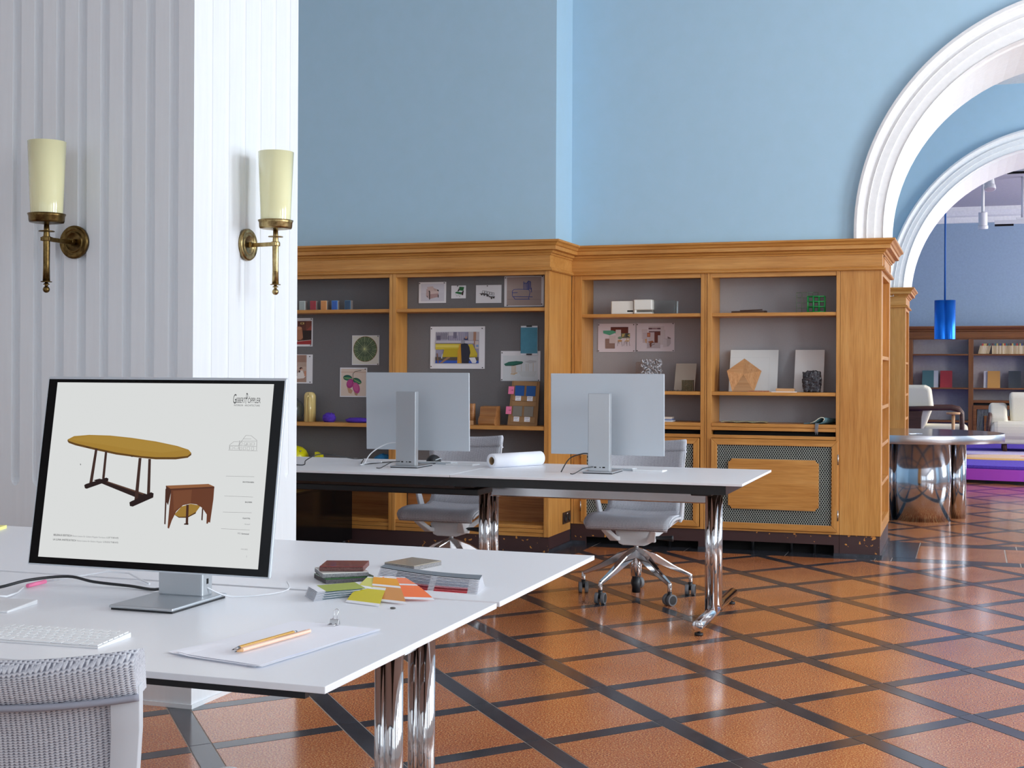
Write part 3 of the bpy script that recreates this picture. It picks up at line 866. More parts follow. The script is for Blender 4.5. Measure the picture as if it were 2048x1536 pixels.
SCREEN = [
('gold', (166, 129, 53), [(0.08, 0.67), (0.109, 0.69), (0.181, 0.699), (0.281, 0.698), (0.382, 0.688), (0.496, 0.671), (0.595, 0.649), (0.648, 0.63), (0.662, 0.612), (0.647, 0.595), (0.593, 0.586), (0.503, 0.583), (0.433, 0.587), (0.318, 0.603), (0.201, 0.629), (0.12, 0.649), (0.086, 0.662)]),
('goldlite', (171, 135, 59), [(0.096, 0.674), (0.181, 0.694), (0.282, 0.693), (0.453, 0.674), (0.588, 0.646), (0.631, 0.628), (0.529, 0.609), (0.387, 0.623), (0.243, 0.647), (0.126, 0.663)]),
('edge', (96, 66, 26), [(0.08, 0.67), (0.086, 0.662), (0.12, 0.649), (0.201, 0.629), (0.318, 0.603), (0.433, 0.587), (0.503, 0.583), (0.593, 0.586), (0.647, 0.595), (0.662, 0.612), (0.663, 0.601), (0.648, 0.585), (0.594, 0.574), (0.504, 0.571), (0.433, 0.577), (0.319, 0.591), (0.202, 0.617), (0.121, 0.637), (0.087, 0.65), (0.08, 0.66)]),
('leg', (64, 44, 38), [(0.216, 0.621), (0.228, 0.621), (0.221, 0.428), (0.206, 0.427)]),
('leg', (64, 44, 38), [(0.264, 0.608), (0.275, 0.608), (0.276, 0.454), (0.264, 0.453)]),
('stretch', (44, 30, 28), [(0.224, 0.443), (0.253, 0.453), (0.478, 0.376), (0.453, 0.346)]),
('stretchhi', (92, 66, 54), [(0.253, 0.448), (0.26, 0.45), (0.468, 0.379), (0.461, 0.373)]),
('foot', (40, 27, 26), [(0.183, 0.413), (0.191, 0.42), (0.284, 0.46), (0.294, 0.455), (0.294, 0.44), (0.197, 0.393), (0.188, 0.396)]),
('leg', (64, 44, 38), [(0.425, 0.576), (0.438, 0.576), (0.441, 0.341), (0.425, 0.341)]),
('leg', (64, 44, 38), [(0.47, 0.572), (0.482, 0.572), (0.494, 0.375), (0.48, 0.374)]),
('foot', (40, 27, 26), [(0.403, 0.327), (0.412, 0.334), (0.498, 0.388), (0.51, 0.382), (0.51, 0.359), (0.42, 0.304), (0.407, 0.307)]),
('bracket', (60, 42, 30), [(0.169, 0.632), (0.202, 0.627), (0.181, 0.626)]),
('bracket', (60, 42, 30), [(0.382, 0.587), (0.412, 0.583), (0.392, 0.58)]),
('stoolleft', (70, 42, 32), [(0.564, 0.418), (0.59, 0.403), (0.581, 0.319), (0.565, 0.352)]),
('stoolleg', (70, 42, 32), [(0.562, 0.41), (0.57, 0.405), (0.578, 0.215), (0.572, 0.216)]),
('gold2', (158, 122, 52), [(0.613, 0.27), (0.642, 0.316), (0.682, 0.333), (0.727, 0.325), (0.71, 0.291), (0.674, 0.263), (0.636, 0.259)]),
('goldedge', (80, 52, 24), [(0.613, 0.27), (0.636, 0.259), (0.674, 0.263), (0.71, 0.291), (0.708, 0.281), (0.673, 0.256), (0.635, 0.254)]),
('stoolleg', (70, 42, 32), [(0.663, 0.327), (0.674, 0.327), (0.679, 0.221), (0.668, 0.221)]),
('stoolleg', (60, 38, 30), [(0.662, 0.225), (0.681, 0.227), (0.68, 0.218), (0.661, 0.218)]),
('stoolleg', (70, 42, 32), [(0.734, 0.323), (0.74, 0.319), (0.742, 0.246), (0.736, 0.247)]),
('front', (104, 60, 40), [(0.589, 0.405), (0.78, 0.43), (0.781, 0.363), (0.776, 0.235), (0.769, 0.239), (0.766, 0.229), (0.76, 0.23), (0.758, 0.279), (0.735, 0.314), (0.709, 0.331), (0.682, 0.334), (0.648, 0.323), (0.621, 0.288), (0.605, 0.238), (0.596, 0.193), (0.589, 0.196), (0.588, 0.303)]),
('fronthi', (118, 72, 48), [(0.598, 0.399), (0.682, 0.41), (0.682, 0.336), (0.648, 0.326), (0.61, 0.288)]),
('top', (146, 96, 62), [(0.563, 0.427), (0.753, 0.445), (0.78, 0.432), (0.586, 0.411)]),
('topedge', (84, 48, 34), [(0.563, 0.427), (0.586, 0.411), (0.78, 0.432), (0.781, 0.423), (0.587, 0.403), (0.564, 0.418)]),
('cursor', (40, 40, 40), [(0.154, 0.534), (0.16, 0.529), (0.157, 0.528), (0.158, 0.523), (0.156, 0.524)]),
]
SLINES = [((0.827, 0.491), (0.951, 0.493)),((0.828, 0.383), (0.953, 0.383)),((0.828, 0.296), (0.953, 0.299)),((0.827, 0.206), (0.952, 0.206)),((0.831, 0.661), (0.848, 0.68)),((0.848, 0.68), (0.869, 0.681)),((0.831, 0.661), (0.832, 0.635)),((0.87, 0.659), (0.899, 0.716)),((0.899, 0.716), (0.922, 0.715)),((0.922, 0.715), (0.949, 0.69)),((0.949, 0.69), (0.951, 0.636)),((0.872, 0.686), (0.875, 0.636)),((0.872, 0.683), (0.948, 0.686)),((0.828, 0.633), (0.956, 0.633)),((0.831, 0.657), (0.874, 0.659)),((0.89, 0.696), (0.924, 0.697)),((0.899, 0.664), (0.926, 0.663)),((0.874, 0.658), (0.949, 0.657))]
SRECTS = [((0.834, 0.653), (0.848, 0.639)),((0.855, 0.654), (0.872, 0.64)),((0.877, 0.678), (0.887, 0.663)),((0.896, 0.676), (0.907, 0.662)),((0.91, 0.676), (0.923, 0.663)),((0.929, 0.677), (0.941, 0.663)),((0.88, 0.651), (0.888, 0.635)),((0.895, 0.651), (0.905, 0.636)),((0.912, 0.651), (0.923, 0.636)),((0.932, 0.652), (0.941, 0.635))]
STEXT = [
 ('G', .828, .842, .890, .0, 0, .030), ('ISBERT', .841, .884, .894, .0, 0, .0165), ('P', .884, .892, .890, .0, 0, .034), ('\u00d6PPLER', .893, .950, .894, .0, 0, .0165),
 ('INTERIOR \u00b7 ARCHITECTURE', .834, .948, .876, 0, 0, None),
 ('BAUVORHABEN', .903, .952, .459, .02, 0, None), ('BAUHERR', .921, .952, .351, .02, 0, None), ('PLANTITEL', .917, .950, .264, .02, 0, None),
 ('Entwurf', .928, .951, .233, 0, 1, None), ('P05', .901, .914, .181, 0, 1, None), ('Gartensaal', .917, .950, .181, .015, 0, None),
 ('19.01.2022', .920, .950, .099, 0, 1, None), ('1', .946, .949, .060, 0, 1, None),
 ('BELENUS ESSTISCH', .065, .152, .1215, .012, 0, None), ('Remo Lotano f\u00fcr Gisbert P\u00f6ppler Furniture', .156, .312, .1215, 0, 1, None), ('L137 T100 H72', .316, .371, .1225, .008, 0, None),
 ('LA LUNA ANSTECKTISCH', .065, .175, .0965, .012, 0, None), ('Remo Lotano f\u00fcr Gisbert P\u00f6ppler', .180, .298, .0965, 0, 1, None), ('L151/215 T100 H72', .302, .372, .0975, .008, 0, None),
]
mon1 = monitor((-1.692, 2.640, ZT), 0.0, 'switched-on monitor showing a table design page, on the foreground desk', True)
mon2 = monitor((-1.795, 6.690, ZT), PI, 'silver monitor seen from behind, right one on the back desk', False)
mon3 = monitor((-2.868, 6.690, ZT), PI, 'silver monitor seen from behind, left one on the back desk', False)

# ================================================================== OFFICE CHAIRS
def make_chair(label, group, casters_rot):
    r = root('office_chair', (0, 0, 0), label, 'chair', group)
    # five-star base
    for k in range(5):
        a = casters_rot+2*PI*k/5
        ca, sa = math.cos(a), math.sin(a)
        P = lambda rr, z: (rr*ca, rr*sa, z)
        put('base_leg', MB().bar([P(.018, .250), P(.10, .218), P(.20, .165), P(.320, .112)], [.046, .040, .032, .022], [.050, .050, .034, .020], smooth=False)
            .cyl(P(.318, .122), P(.318, .072), .0115, n=12), chrome, r, .005, local=True)
        w = root('caster', P(.318, 0), None, None); w.parent = r
        wa = a+random.uniform(-1.4, 1.4); wx, wy = math.cos(wa), math.sin(wa)
        mbt = MB()
        for s_ in (-1, 1):
            c0 = (wx*s_*.008, wy*s_*.008, .031); c1 = (wx*s_*.027, wy*s_*.027, .031)
            mbt.cyl(c0, c1, .031, n=22, m=0)
            mbt.cyl((wx*s_*.0272, wy*s_*.0272, .031), (wx*s_*.0280, wy*s_*.0280, .031), .024, n=18, m=1)
        put('wheel', mbt, [tyre, rubber], w, .003, local=True)
        put('fork', MB().cyl((0, 0, .03), (0, 0, .075), .0125, n=10), rubber, w, local=True)
    put('hub', MB().lathe([(.026, .115), (.030, .12), (.033, .19), (.034, .262), (.028, .272), (.016, .276)], n=24), chrome, r, local=True)
    put('gas_spring', MB().cyl((0, 0, .026), (0, 0, .118), .0235, n=18, m=0).cyl((0, 0, .27), (0, 0, .315), .0135, n=16, m=1), [rubber, chrome], r, local=True)
    # tilt mechanism
    mb = MB()
    mb.prism([(x, -.075, z) for x, z in ((-.085, .305), (-.06, .296), (.06, .296), (.085, .305), (.105, .372), (-.105, .372))], (0, .15, 0))
    put('mechanism', mb, plast_w, r, .006, local=True)
    for s_ in (-1, 1):
        put('seat_arm', MB().bar([(s_*.080, .03, .318), (s_*.105, -.10, .335), (s_*.140, -.19, .400)], .026, [.05, .050, .030], (1, 0, 0)), plast_w, r, .006, local=True)
        put('seat_arm', MB().bar([(s_*.140, -.185, .390), (s_*.140, -.175, .44)], .026, .026, (1, 0, 0)), plast_w, r, .006, local=True)
        put('rear_link', MB().bar([(s_*.085, .04, .33), (s_*.15, .09, .385), (s_*.222, .13, .445)], .026, .030, (0, 1, 0)), plast_w, r, .006, local=True)
    put('height_lever', MB().lathe([(.006, 0), (.009, .01), (.016, .10), (.017, .108), (.002, .110)], (.105, -.02, .338), 14, 0, 'x'), rubber, r, local=True)
    put('tension_lever', MB().lathe([(.006, 0), (.009, -.01), (.013, -.06), (.002, -.062)], (-.105, -.02, .338), 14, 0, 'x'), rubber, r, local=True)
    # seat and back shell: one continuous strip of fabric on a side profile
    prof = [(-.232, .398), (-.244, .418), (-.242, .438), (-.222, .452), (-.17, .459), (-.09, .456), (0, .448), (.08, .443), (.135, .446), (.175, .462), (.203, .496), (.217, .545), (.222, .61), (.226, .68), (.236, .75), (.252, .815), (.262, .848)]
    hw = [.225, .232, .236, .238, .238, .238, .237, .232, .224, .215, .210, .210, .214, .220, .226, .230, .231]
    cv = [0, 0, 0, 0, .004, .012, .016, .014, .010, .014, .022, .030, .034, .038, .044, .050, .052]
    NX = 14
    def shell(i, x, off):
        y, z = prof[i]; j0, j1 = max(i-1, 0), min(i+1, len(prof)-1)
        ty, tz = prof[j1][0]-prof[j0][0], prof[j1][1]-prof[j0][1]; L = math.hypot(ty, tz)
        ny, nz = -tz/L, ty/L                       # towards the sitter
        k = x/hw[i]
        return Vector((x, y+ny*(cv[i]*k*k+off), z+nz*(cv[i]*k*k+off)))
    def strip(i0, i1, off0, off1, f0=-1.0, f1=1.0, nx=NX):
        rings = []
        for i in range(i0, i1+1):
            xs_ = [hw[i]*(f0+(f1-f0)*q/nx) for q in range(nx+1)]
            rings.append([shell(i, x, off0) for x in xs_]+[shell(i, x, off1) for x in reversed(xs_)])
        return MB().loft(rings, 0, True, True)
    put('seat', strip(0, 9, .004, -.006), knit, r, local=True)
    put('backrest', strip(9, 16, .004, -.006), knit, r, local=True)
    for s_ in (-1, 1):
        f0, f1 = (.80, 1.03) if s_ > 0 else (-1.03, -.80)
        put('side_frame', strip(1, 15, -.008, -.022, f0 if s_ < 0 else .86, -.86 if s_ < 0 else f1, 2), plast_g, r, .003, local=True)
    # thick knitted sleeve over the top edge
    rings = []
    for q in range(NX+1):
        k = -1.02+2.04*q/NX
        rg = []
        for (i, off, dz) in ((15, -.024, -.016), (15, -.027, 0), (16, -.028, .0), (16, -.024, .008), (16, -.016, .014), (16, -.002, .015), (16, .009, .010), (16, .010, 0), (15, .008, 0), (15, .006, -.016)):
            rg.append(shell(i, hw[i]*k, off)+Vector((0, dz*.25, dz)))
        rings.append(rg)
    put('top_sleeve', MB().loft(rings, 0, True, True), knit, r, local=True)
    put('sleeve_hem', MB().tube([shell(15, hw[15]*k/10, -.0255)+Vector((0, -.002, -.016)) for k in (-10.3, *range(-10, 11), 10.3)], .0055, 8), mat('ribbed_hem', (150, 152, 164), .8), r, local=True)
    # arms
    for s_ in (-1, 1):
        put('arm_post', MB().bar([(s_*.232, .10, .425), (s_*.246, .07, .53), (s_*.258, .05, .597)], [.020, .018, .016], [.062, .054, .048], (0, 1, 0)), plast_g, r, .006, local=True)
        put('armrest', MB().loft([[(s_*.258+w_*math.cos(a), y, .601+h_*math.sin(a)) for a in [2*PI*q/12 for q in range(12)]] for y, w_, h_ in ((-.095, .012, .005), (-.09, .022, .010), (-.06, .026, .012), (.06, .026, .012), (.11, .024, .011), (.125, .010, .005))]), plast_w, r, local=True)
    return r
ch1 = make_chair('grey mesh swivel chair with its chrome star base in view, behind the right monitor', 'grey mesh office chairs', math.radians(30))
ch1.location = (-1.765, 7.354, 0)
ch2 = copy_tree(ch1); ch2.location = (-2.885, 7.37, 0); ch2.rotation_euler = (0, 0, math.radians(-2))
ch2['label'] = 'grey mesh swivel chair behind the left back monitor, star base hidden'
ch3 = copy_tree(ch1); ch3.scale = (1, 1, .974); ch3.location = (-1.418, 1.86, 0); ch3.rotation_euler = (0, 0, PI+math.radians(10))
ch3['label'] = 'grey knitted chair back cropped at the bottom left corner, in front of the near desk'

# ================================================================== THINGS ON THE NEAR DESK
def keyboard(loc, rot, label, keys=True):
    """local: x along the keyboard, front edge at -y"""
    r = root('keyboard', loc, label, 'keyboard', 'slim white keyboards', rot)
    Wk, Dk = .279, .114
    mb = MB().prism([(-Wk/2, -Dk/2, 0), (-Wk/2, Dk/2, 0), (-Wk/2, Dk/2, .0105), (-Wk/2, -Dk/2, .0038)], (Wk, 0, 0))
    put('keyboard_body', mb, alu if not keys else plast_w, r, .0015, local=True)
    sl = (.0105-.0038)/Dk
    rows = [(.0145, [1.06]*13+[1.0]), (.0150, [1.0]*13+[1.55]), (.0150, [1.55]+[1.0]*13), (.0150, [1.85]+[1.0]*11+[1.75]), (.0150, [2.35]+[1.0]*10+[2.3]), (.0160, [1.0, 1.0, 1.0, 1.25, 5.1, 1.25, 1.0, 1.0, 1.0, 1.0])]
    yt = Dk/2-.0045
    whole = MB(); cache = {}
    for d_, ws in rows:
        tot = sum(ws); g = .0028; avail = Wk-.007-g*(len(ws)-1); x = -Wk/2+.0035
        for w in ws:
            wk = avail*w/tot
            xc, yc = x+wk/2, yt-d_/2
            z = .0038+(yc+Dk/2)*sl
            def kb():
                q = MB(); hx, hy = wk/2, d_/2
                q.hexa([(-hx, -hy, -hy*sl), (hx, -hy, -hy*sl), (hx, hy, hy*sl), (-hx, hy, hy*sl)], [(-hx, -hy, .0022-hy*sl), (hx, -hy, .0022-hy*sl), (hx, hy, .0022+hy*sl), (-hx, hy, .0022+hy*sl)])
                return q
            if keys:
                kk = (round(wk, 5), d_)
                if kk not in cache: cache[kk] = kb().mesh('key', key_m)
                o = bpy.data.objects.new('key', cache[kk]); COL.objects.link(o); o.parent = r; o.location = (xc, yc, z+.0004)
            else:
                q = kb(); q.xf(Matrix.Translation((xc, yc, z+.0004))); whole.add(q.v, q.f)
            x += wk+g
        yt -= d_+.0030
    if not keys: put('key_block', whole, key_m, r, local=True)
    return r
keyboard((-1.684, 2.180, ZT), math.radians(3), 'white keyboard at the left edge, in front of the lit monitor')
keyboard((-1.815, 6.945, ZT), PI, 'slim keyboard behind the right back monitor', False)
keyboard((-2.872, 7.02, ZT), PI+math.radians(2), 'slim keyboard behind the left back monitor', False)
tp = MB().prism([(-.08, -.0575, 0), (-.08, .0575, 0), (-.08, .0575, .0105), (-.08, -.0575, .0045)], (.16, 0, 0))
t_ = thing('trackpad', tp, plast_w, (-2.035, 2.425, ZT), 'white trackpad cut by the left picture edge, above the near keyboard', 'trackpad', None, .002); t_.rotation_euler = (0, 0, math.radians(6))
tp2 = MB().prism([(-.08, -.0575, 0), (-.08, .0575, 0), (-.08, .0575, .0105), (-.08, -.0575, .0045)], (.16, 0, 0))
t_ = thing('trackpad', tp2, plast_w, (-2.66, 6.965, ZT), 'thin white trackpad to the right of the keyboard behind the left back monitor', 'trackpad', None, .002); t_.rotation_euler = (0, 0, PI)
t_ = thing('trackpad', tp2, plast_w, (-1.59, 6.92, ZT), 'thin white trackpad to the right of the keyboard behind the right back monitor', 'trackpad', None, .002); t_.rotation_euler = (0, 0, PI)
# computer mouse, dark with a silver side line
ms = root('computer_mouse', (-2.905, 7.14, ZT), 'black computer mouse with a grey side band, beyond the left back monitor stand', 'mouse')
put('mouse_body', MB().loft([[(x*w, y, max(0, h*z)) for x, z in [(math.cos(a), math.sin(a)) for a in [PI*q/10 for q in range(11)]]] for y, w, h in ((-.062, .006, .006), (-.055, .024, .022), (-.03, .034, .038), (0, .036, .042), (.03, .033, .036), (.05, .026, .022), (.06, .008, .006))]), rubber, ms, local=True)
put('side_band', MB().tube([(.030, -.045, .014), (.036, -.02, .018), (.0375, .01, .020), (.033, .04, .014)], .0028, 6), alu, ms, local=True)

def sheet(mb, corners, z0, zf, nu=8, nv=6, th=.0003, m=0):
    """thin sheet over four ground corners; zf(u,v) adds height"""
    a, b_, c, d_ = [Vector((p[0], p[1], 0)) for p in corners]
    top = []; bot = []
    for j in range(nv+1):
        for i in range(nu+1):
            u, v = i/nu, j/nv
            p = (a*(1-u)+b_*u)*(1-v)+(d_*(1-u)+c*u)*v
            z = z0+zf(u, v)
            bot.append((p.x, p.y, z)); top.append((p.x, p.y, z+th))
    n = (nu+1)*(nv+1); fs = []
    for j in range(nv):
        for i in range(nu):
            k = j*(nu+1)+i
            fs.append((n+k, n+k+1, n+k+nu+2, n+k+nu+1)); fs.append((k, k+nu+1, k+nu+2, k+1))
    edge = [i for i in range(nu+1)]+[(j)*(nu+1)+nu for j in range(1, nv+1)]+[nv*(nu+1)+i for i in range(nu-1, -1, -1)]+[j*(nu+1) for j in range(nv-1, 0, -1)]
    for k in range(len(edge)):
        a_, c_ = edge[k], edge[(k+1) % len(edge)]; fs.append((a_, c_, n+c_, n+a_))
    return mb.add(bot+top, fs, m)
PC = [(-1.372, 2.132), (-1.178, 2.092), (-1.118, 2.468), (-1.322, 2.486)]
labs = ['top white sheet of the loose pile, under the two pencils', 'second sheet of the loose paper pile by the pencils, its front edge showing', 'third sheet down in the loose paper pile by the pencils', 'lowest sheet of the loose paper pile, poking out at the front left']
offs = [(0, 0, 0), (.004, -.006, .01), (-.004, -.003, -.02), (-.018, .003, -.05)]
cx_ = sum(p[0] for p in PC)/4; cy_ = sum(p[1] for p in PC)/4
for k in range(4):
    dx, dy, a = offs[k]
    C4 = []
    for p in PC:
        x, y = p[0]-cx_, p[1]-cy_
        C4.append((cx_+dx+x*math.cos(a)-y*math.sin(a), cy_+dy+x*math.sin(a)+y*math.cos(a)))
    z0 = ZT+.0004+.0014*(3-k)
    o = put('paper_sheet', sheet(MB(), C4, z0, lambda u, v, k=k: .0015*(1-k*.2)*max(0, u-.7)/.3*math.sin(6*v+k)**2+.003*max(0, .15-u)/.15*max(0, .3-v)/.3), paper_m)
    tag(o, labs[k], 'paper', 'loose sheets under the pencils')
def pencil(p0, p1, z, rad, body, label, name):
    p0 = Vector((*p0, z)); p1 = Vector((*p1, z)); d = (p1-p0).normalized(); L = (p1-p0).length
    r = root(name, p0, label, 'pencil')
    put('shaft', MB().cyl(p0+d*.02, p1, rad, n=6, smooth=False), body, r)
    put('cone', MB().cyl(p0+d*.005, p0+d*.021, .0012, rad*.97, n=12), wood_pale if name == 'pencil' else chrome_r, r)
    put('tip', MB().cyl(p0, p0+d*.005, .0003, .0012, n=8), rubber, r)
    if name != 'pencil':
        put('button', MB().cyl(p1, p1+d*.010, .0022, n=10), chrome_r, r)
    else:
        sd = d.cross(Vector((0, 0, 1)))
        put('stamp', MB().add([p0+d*(L*.52)+Vector((0, 0, rad*.99))+sd*-.0015, p0+d*(L*.95)+Vector((0, 0, rad*.99))+sd*-.0015, p0+d*(L*.95)+Vector((0, 0, rad*1.0))+sd*-.0002, p0+d*(L*.52)+Vector((0, 0, rad*1.0))+sd*-.0002], [(0, 1, 2, 3)]), mat('stamp_brown', (120, 84, 74), .6), r)
pencil((-1.262, 2.148), (-1.226, 2.372), ZT+.0113, .0042, mat('bare_pink_wood', (238, 196, 172), .5), 'thick natural wood pencil lying on the paper pile, nearer the camera', 'pencil')
pencil((-1.278, 2.166), (-1.250, 2.350), ZT+.0107, .0038, mat('mustard_barrel', (212, 160, 44), .3), 'mustard yellow mechanical pencil lying on the paper pile beside the bare wood pencil', 'mechanical_pencil')
# binder clip standing at the far edge of the pile
bc = root('binder_clip', (-1.222, 2.474, ZT+.006), 'small silver binder clip at the far edge of the paper pile', 'clip')
put('clip_body', MB().prism([(-.010, -.006, 0), (-.010, .006, 0), (-.010, .002, .011), (-.010, -.002, .011)], (.020, 0, 0)), chrome_r, bc, .001, local=True)
put('clip_handle', MB().tube([(-.005, .001, .010), (-.003, .004, .020), (-.005, .007, .027), (0, .009, .031), (.006, .007, .028), (.003, .004, .020), (.005, .001, .010)], .0009, 6), chrome, bc, local=True)
put('clip_handle', MB().tube([(-.005, -.005, .003), (-.008, -.016, .002), (0, -.020, .002), (.008, -.016, .002), (.005, -.005, .003)], .0009, 6), chrome, bc, local=True)
thing('pebble', MB().sphere((0, 0, .0022), .007, 12, 8, 0, (1, .6, .32)), mat('dark_pebble', (92, 88, 84), .6), (-1.197, 2.709, ZT), 'tiny dark grey chip lying on the desk below the colour fan', 'pebble')

# glazed tile samples
def tile_sample(corner, e1, e2, z, th, glaze, label, grp, side=(118, 116, 118), lip=True):
    c = Vector((corner[0], corner[1], z)); a = Vector((*e1, 0)); b_ = Vector((*e2, 0))
    r = root('sample_tile', c+(a+b_)/2, label, 'tile', grp)
    sm = paint('tile_bisque_%d' % side[0], side, .9, .25, .3, (300, 300, 300))
    bot = [c, c+a, c+a+b_, c+b_]; up = Vector((0, 0, th*.8))
    put('tile_body', MB().hexa(bot, [p+up for p in bot]), sm, r, .0012)
    put('glaze', MB().hexa([p+up for p in bot], [p+Vector((0, 0, th)) for p in bot]), mat('glaze_%02x%02x%02x' % glaze, glaze, .18, coat=.3), r, .0015)
tile_sample((-1.490, 2.966), (.093, .085), (-.072, .078), ZT, .0125, (38, 96, 40), 'green glazed sample tile, bottom of the stack of three', 'sample tiles stacked by the colour fan', (96, 94, 96))
tile_sample((-1.503, 2.975), (.092, .070), (-.066, .086), ZT+.0127, .0115, (232, 232, 226), 'white glazed sample tile in the middle of the stack of three', 'sample tiles stacked by the colour fan', (150, 150, 152))
tile_sample((-1.526, 3.002), (.104, .034), (-.030, .100), ZT+.0246, .0125, (128, 52, 48), 'dark red sample tile on top of the stack of three', 'sample tiles stacked by the colour fan', (120, 84, 80))
tile_sample((-1.374, 3.245), (.030, .118), (-.101, .036), ZT, .0125, (160, 150, 132), 'taupe grey sample tile lying alone beyond the colour fan', None, (140, 138, 138))

# paint colour fan
fan = root('colour_fan', (-1.32, 2.87, ZT), 'opened paint colour fan deck with yellow, tan and orange cards', 'colour fan')
card_w = mat('card_white', (232, 233, 238), .6)
def card(name, a0, a1, b0, b1, za, zb, rise, bands, n=12):
    """strip card from edge a0-a1 to edge b0-b1; bands = (from, to, rgb)"""
    mb = MB(); mats = [card_w]; a0, a1, b0, b1 = [Vector((*p, 0)) for p in (a0, a1, b0, b1)]
    cuts = sorted(set([i/n for i in range(n+1)]+[q for bnd in bands for q in bnd[:2]]))
    for i in range(len(cuts)-1):
        t0, t1 = cuts[i], cuts[i+1]; mi = 0
        for f_, g_, c_ in bands:
            if f_-1e-6 <= t0 and t1 <= g_+1e-6:
                k = mat('print_%02x%02x%02x' % c_, c_, .6)
                if k not in mats: mats.append(k)
                mi = mats.index(k)
        P = []
        for t_, z_ in ((t0, 0), (t1, 0)):
            l = a0+(b0-a0)*t_; r_ = a1+(b1-a1)*t_; z = za+(zb-za)*t_+rise*math.sin(PI*t_)
            P.append((l+Vector((0, 0, z)), r_+Vector((0, 0, z))))
        up = Vector((0, 0, .0007))
        mb.hexa([P[0][0], P[0][1], P[1][1], P[1][0]], [P[0][0]+up, P[0][1]+up, P[1][1]+up, P[1][0]+up], mi)
    put(name, mb, mats, fan)
# left stack
for k in range(9):
    s_ = .0008*k
    bands = [(.10, .58, (160, 172, 72)), (.66, .96, (196, 202, 138))] if k == 8 else ([(.10, .55, (140, 160, 170))] if k % 2 else [])
    card('colour_card', (-1.458+s_, 2.794+s_), (-1.401+s_, 2.729+s_), (-1.335, 2.985), (-1.275, 2.915), ZT+.0008+.0026*k, ZT+.0008+.0020*k, 0, bands)
# right stack, sprung upwards
cols = [(206, 60, 70), (214, 96, 104), (150, 40, 52), (222, 150, 160), (190, 190, 200), (170, 176, 190), (200, 204, 212), (180, 184, 196), (206, 208, 214), (190, 190, 198), (208, 208, 212), (120, 128, 138)]
for k in range(12):
    sh = .006*k
    bands = [(.18, .52, cols[k]), (.58, .9, tuple(min(255, c+16) for c in cols[k]))]
    if k == 11: bands = [(0.0, 1.0, (112, 120, 128))]
    q = (11-k)/11.0
    card('colour_card', (-1.386+.010*q, 3.085-.055*q), (-1.380+.016*q, 3.045-.070*q), (-1.128+.018*q, 3.090-.030*q), (-1.112+.022*q, 3.030-.075*q), ZT+.008+.0026*k, ZT+.0012+.0020*k, -.004, bands)
# loose cards falling forward from the hinge
card('colour_card', (-1.372, 2.955), (-1.310, 2.950), (-1.330, 2.745), (-1.236, 2.722), ZT+.026, ZT+.001, .003, [(.05, .42, (214, 214, 112)), (.50, .93, (212, 198, 42))])
card('colour_card', (-1.358, 2.958), (-1.296, 2.952), (-1.283, 2.778), (-1.186, 2.758), ZT+.0275, ZT+.003, .004, [(.05, .40, (238, 164, 36)), (.48, .93, (216, 150, 82))])
card('colour_card', (-1.340, 2.962), (-1.280, 2.964), (-1.222, 2.806), (-1.144, 2.822), ZT+.028, ZT+.005, .004, [(.05, .40, (246, 136, 92)), (.47, .93, (250, 124, 68))])

# yellow pad cut by the left edge
yn = root('note_pad', (-3.0, 3.60, ZT), 'pale yellow note pad at the far left edge of the near desk', 'note pad')
put('pad', MB().hexa([(-3.06, 3.50, ZT), (-2.955, 3.545, ZT), (-2.99, 3.64, ZT), (-3.09, 3.59, ZT)], [(-3.06, 3.50, ZT+.010), (-2.955, 3.545, ZT+.010), (-2.99, 3.64, ZT+.010), (-3.09, 3.59, ZT+.010)]), mat('pale_yellow_paper', (238, 232, 150), .7), yn)
# cables on the near desk
def cable(pts, rad, m, label, n=8, sub=6):
    # Catmull-Rom through the points
    P = [Vector(p) for p in pts]; out = []
    for i in range(len(P)-1):
        p0, p1, p2, p3 = P[max(i-1, 0)], P[i], P[i+1], P[min(i+2, len(P)-1)]
        for k in range(sub):
            t_ = k/sub
            out.append(0.5*((2*p1)+(-p0+p2)*t_+(2*p0-5*p1+4*p2-p3)*t_*t_+(-p0+3*p1-3*p2+p3)*t_**3))
    out.append(P[-1])
    o = put('cable', MB().tube(out, rad, n), m)
    return tag(o, label, 'cable')
cable([(-2.20, 2.55, ZT+.005), (-2.148, 2.592, ZT+.012), (-2.121, 2.665, ZT+.020), (-2.07, 2.74, ZT+.02), (-1.992, 2.735, ZT+.012), (-1.90, 2.745, ZT+.006), (-1.80, 2.72, ZT+.008), (-1.745, 2.690, ZT+.05)], .0035, cable_b, 'thick black cable snaking from the lit monitor to the left picture edge')
wc = root('charging_cable', (-2.12, 2.7, ZT), 'white cable with a pink collar behind the lit monitor', 'cable')
put('cord', MB().tube([(-2.075, 2.50, ZT+.010), (-2.070, 2.52, ZT+.006), (-2.090, 2.58, ZT+.004), (-2.125, 2.645, ZT+.004)], .0024, 8), cable_w, wc)
put('pink_collar', MB().tube([(-2.125, 2.660, ZT+.006), (-2.120, 2.72, ZT+.008)], .0050, 10), pink_m, wc)
put('cord', MB().tube([(-2.120, 2.72, ZT+.008), (-2.08, 2.80, ZT+.012), (-2.03, 2.842, ZT+.020), (-1.98, 2.86, ZT+.016), (-1.93, 2.84, ZT+.004), (-1.88, 2.80, ZT+.004)], .0024, 8), cable_w, wc)
cable([(-1.636, 2.66, ZT+.030), (-1.60, 2.70, ZT+.006), (-1.54, 2.76, ZT+.004), (-1.52, 2.83, ZT+.006), (-1.56, 2.90, ZT+.012)], .0018, cable_w, 'thin white cable looping out to the right of the lit monitor stand')
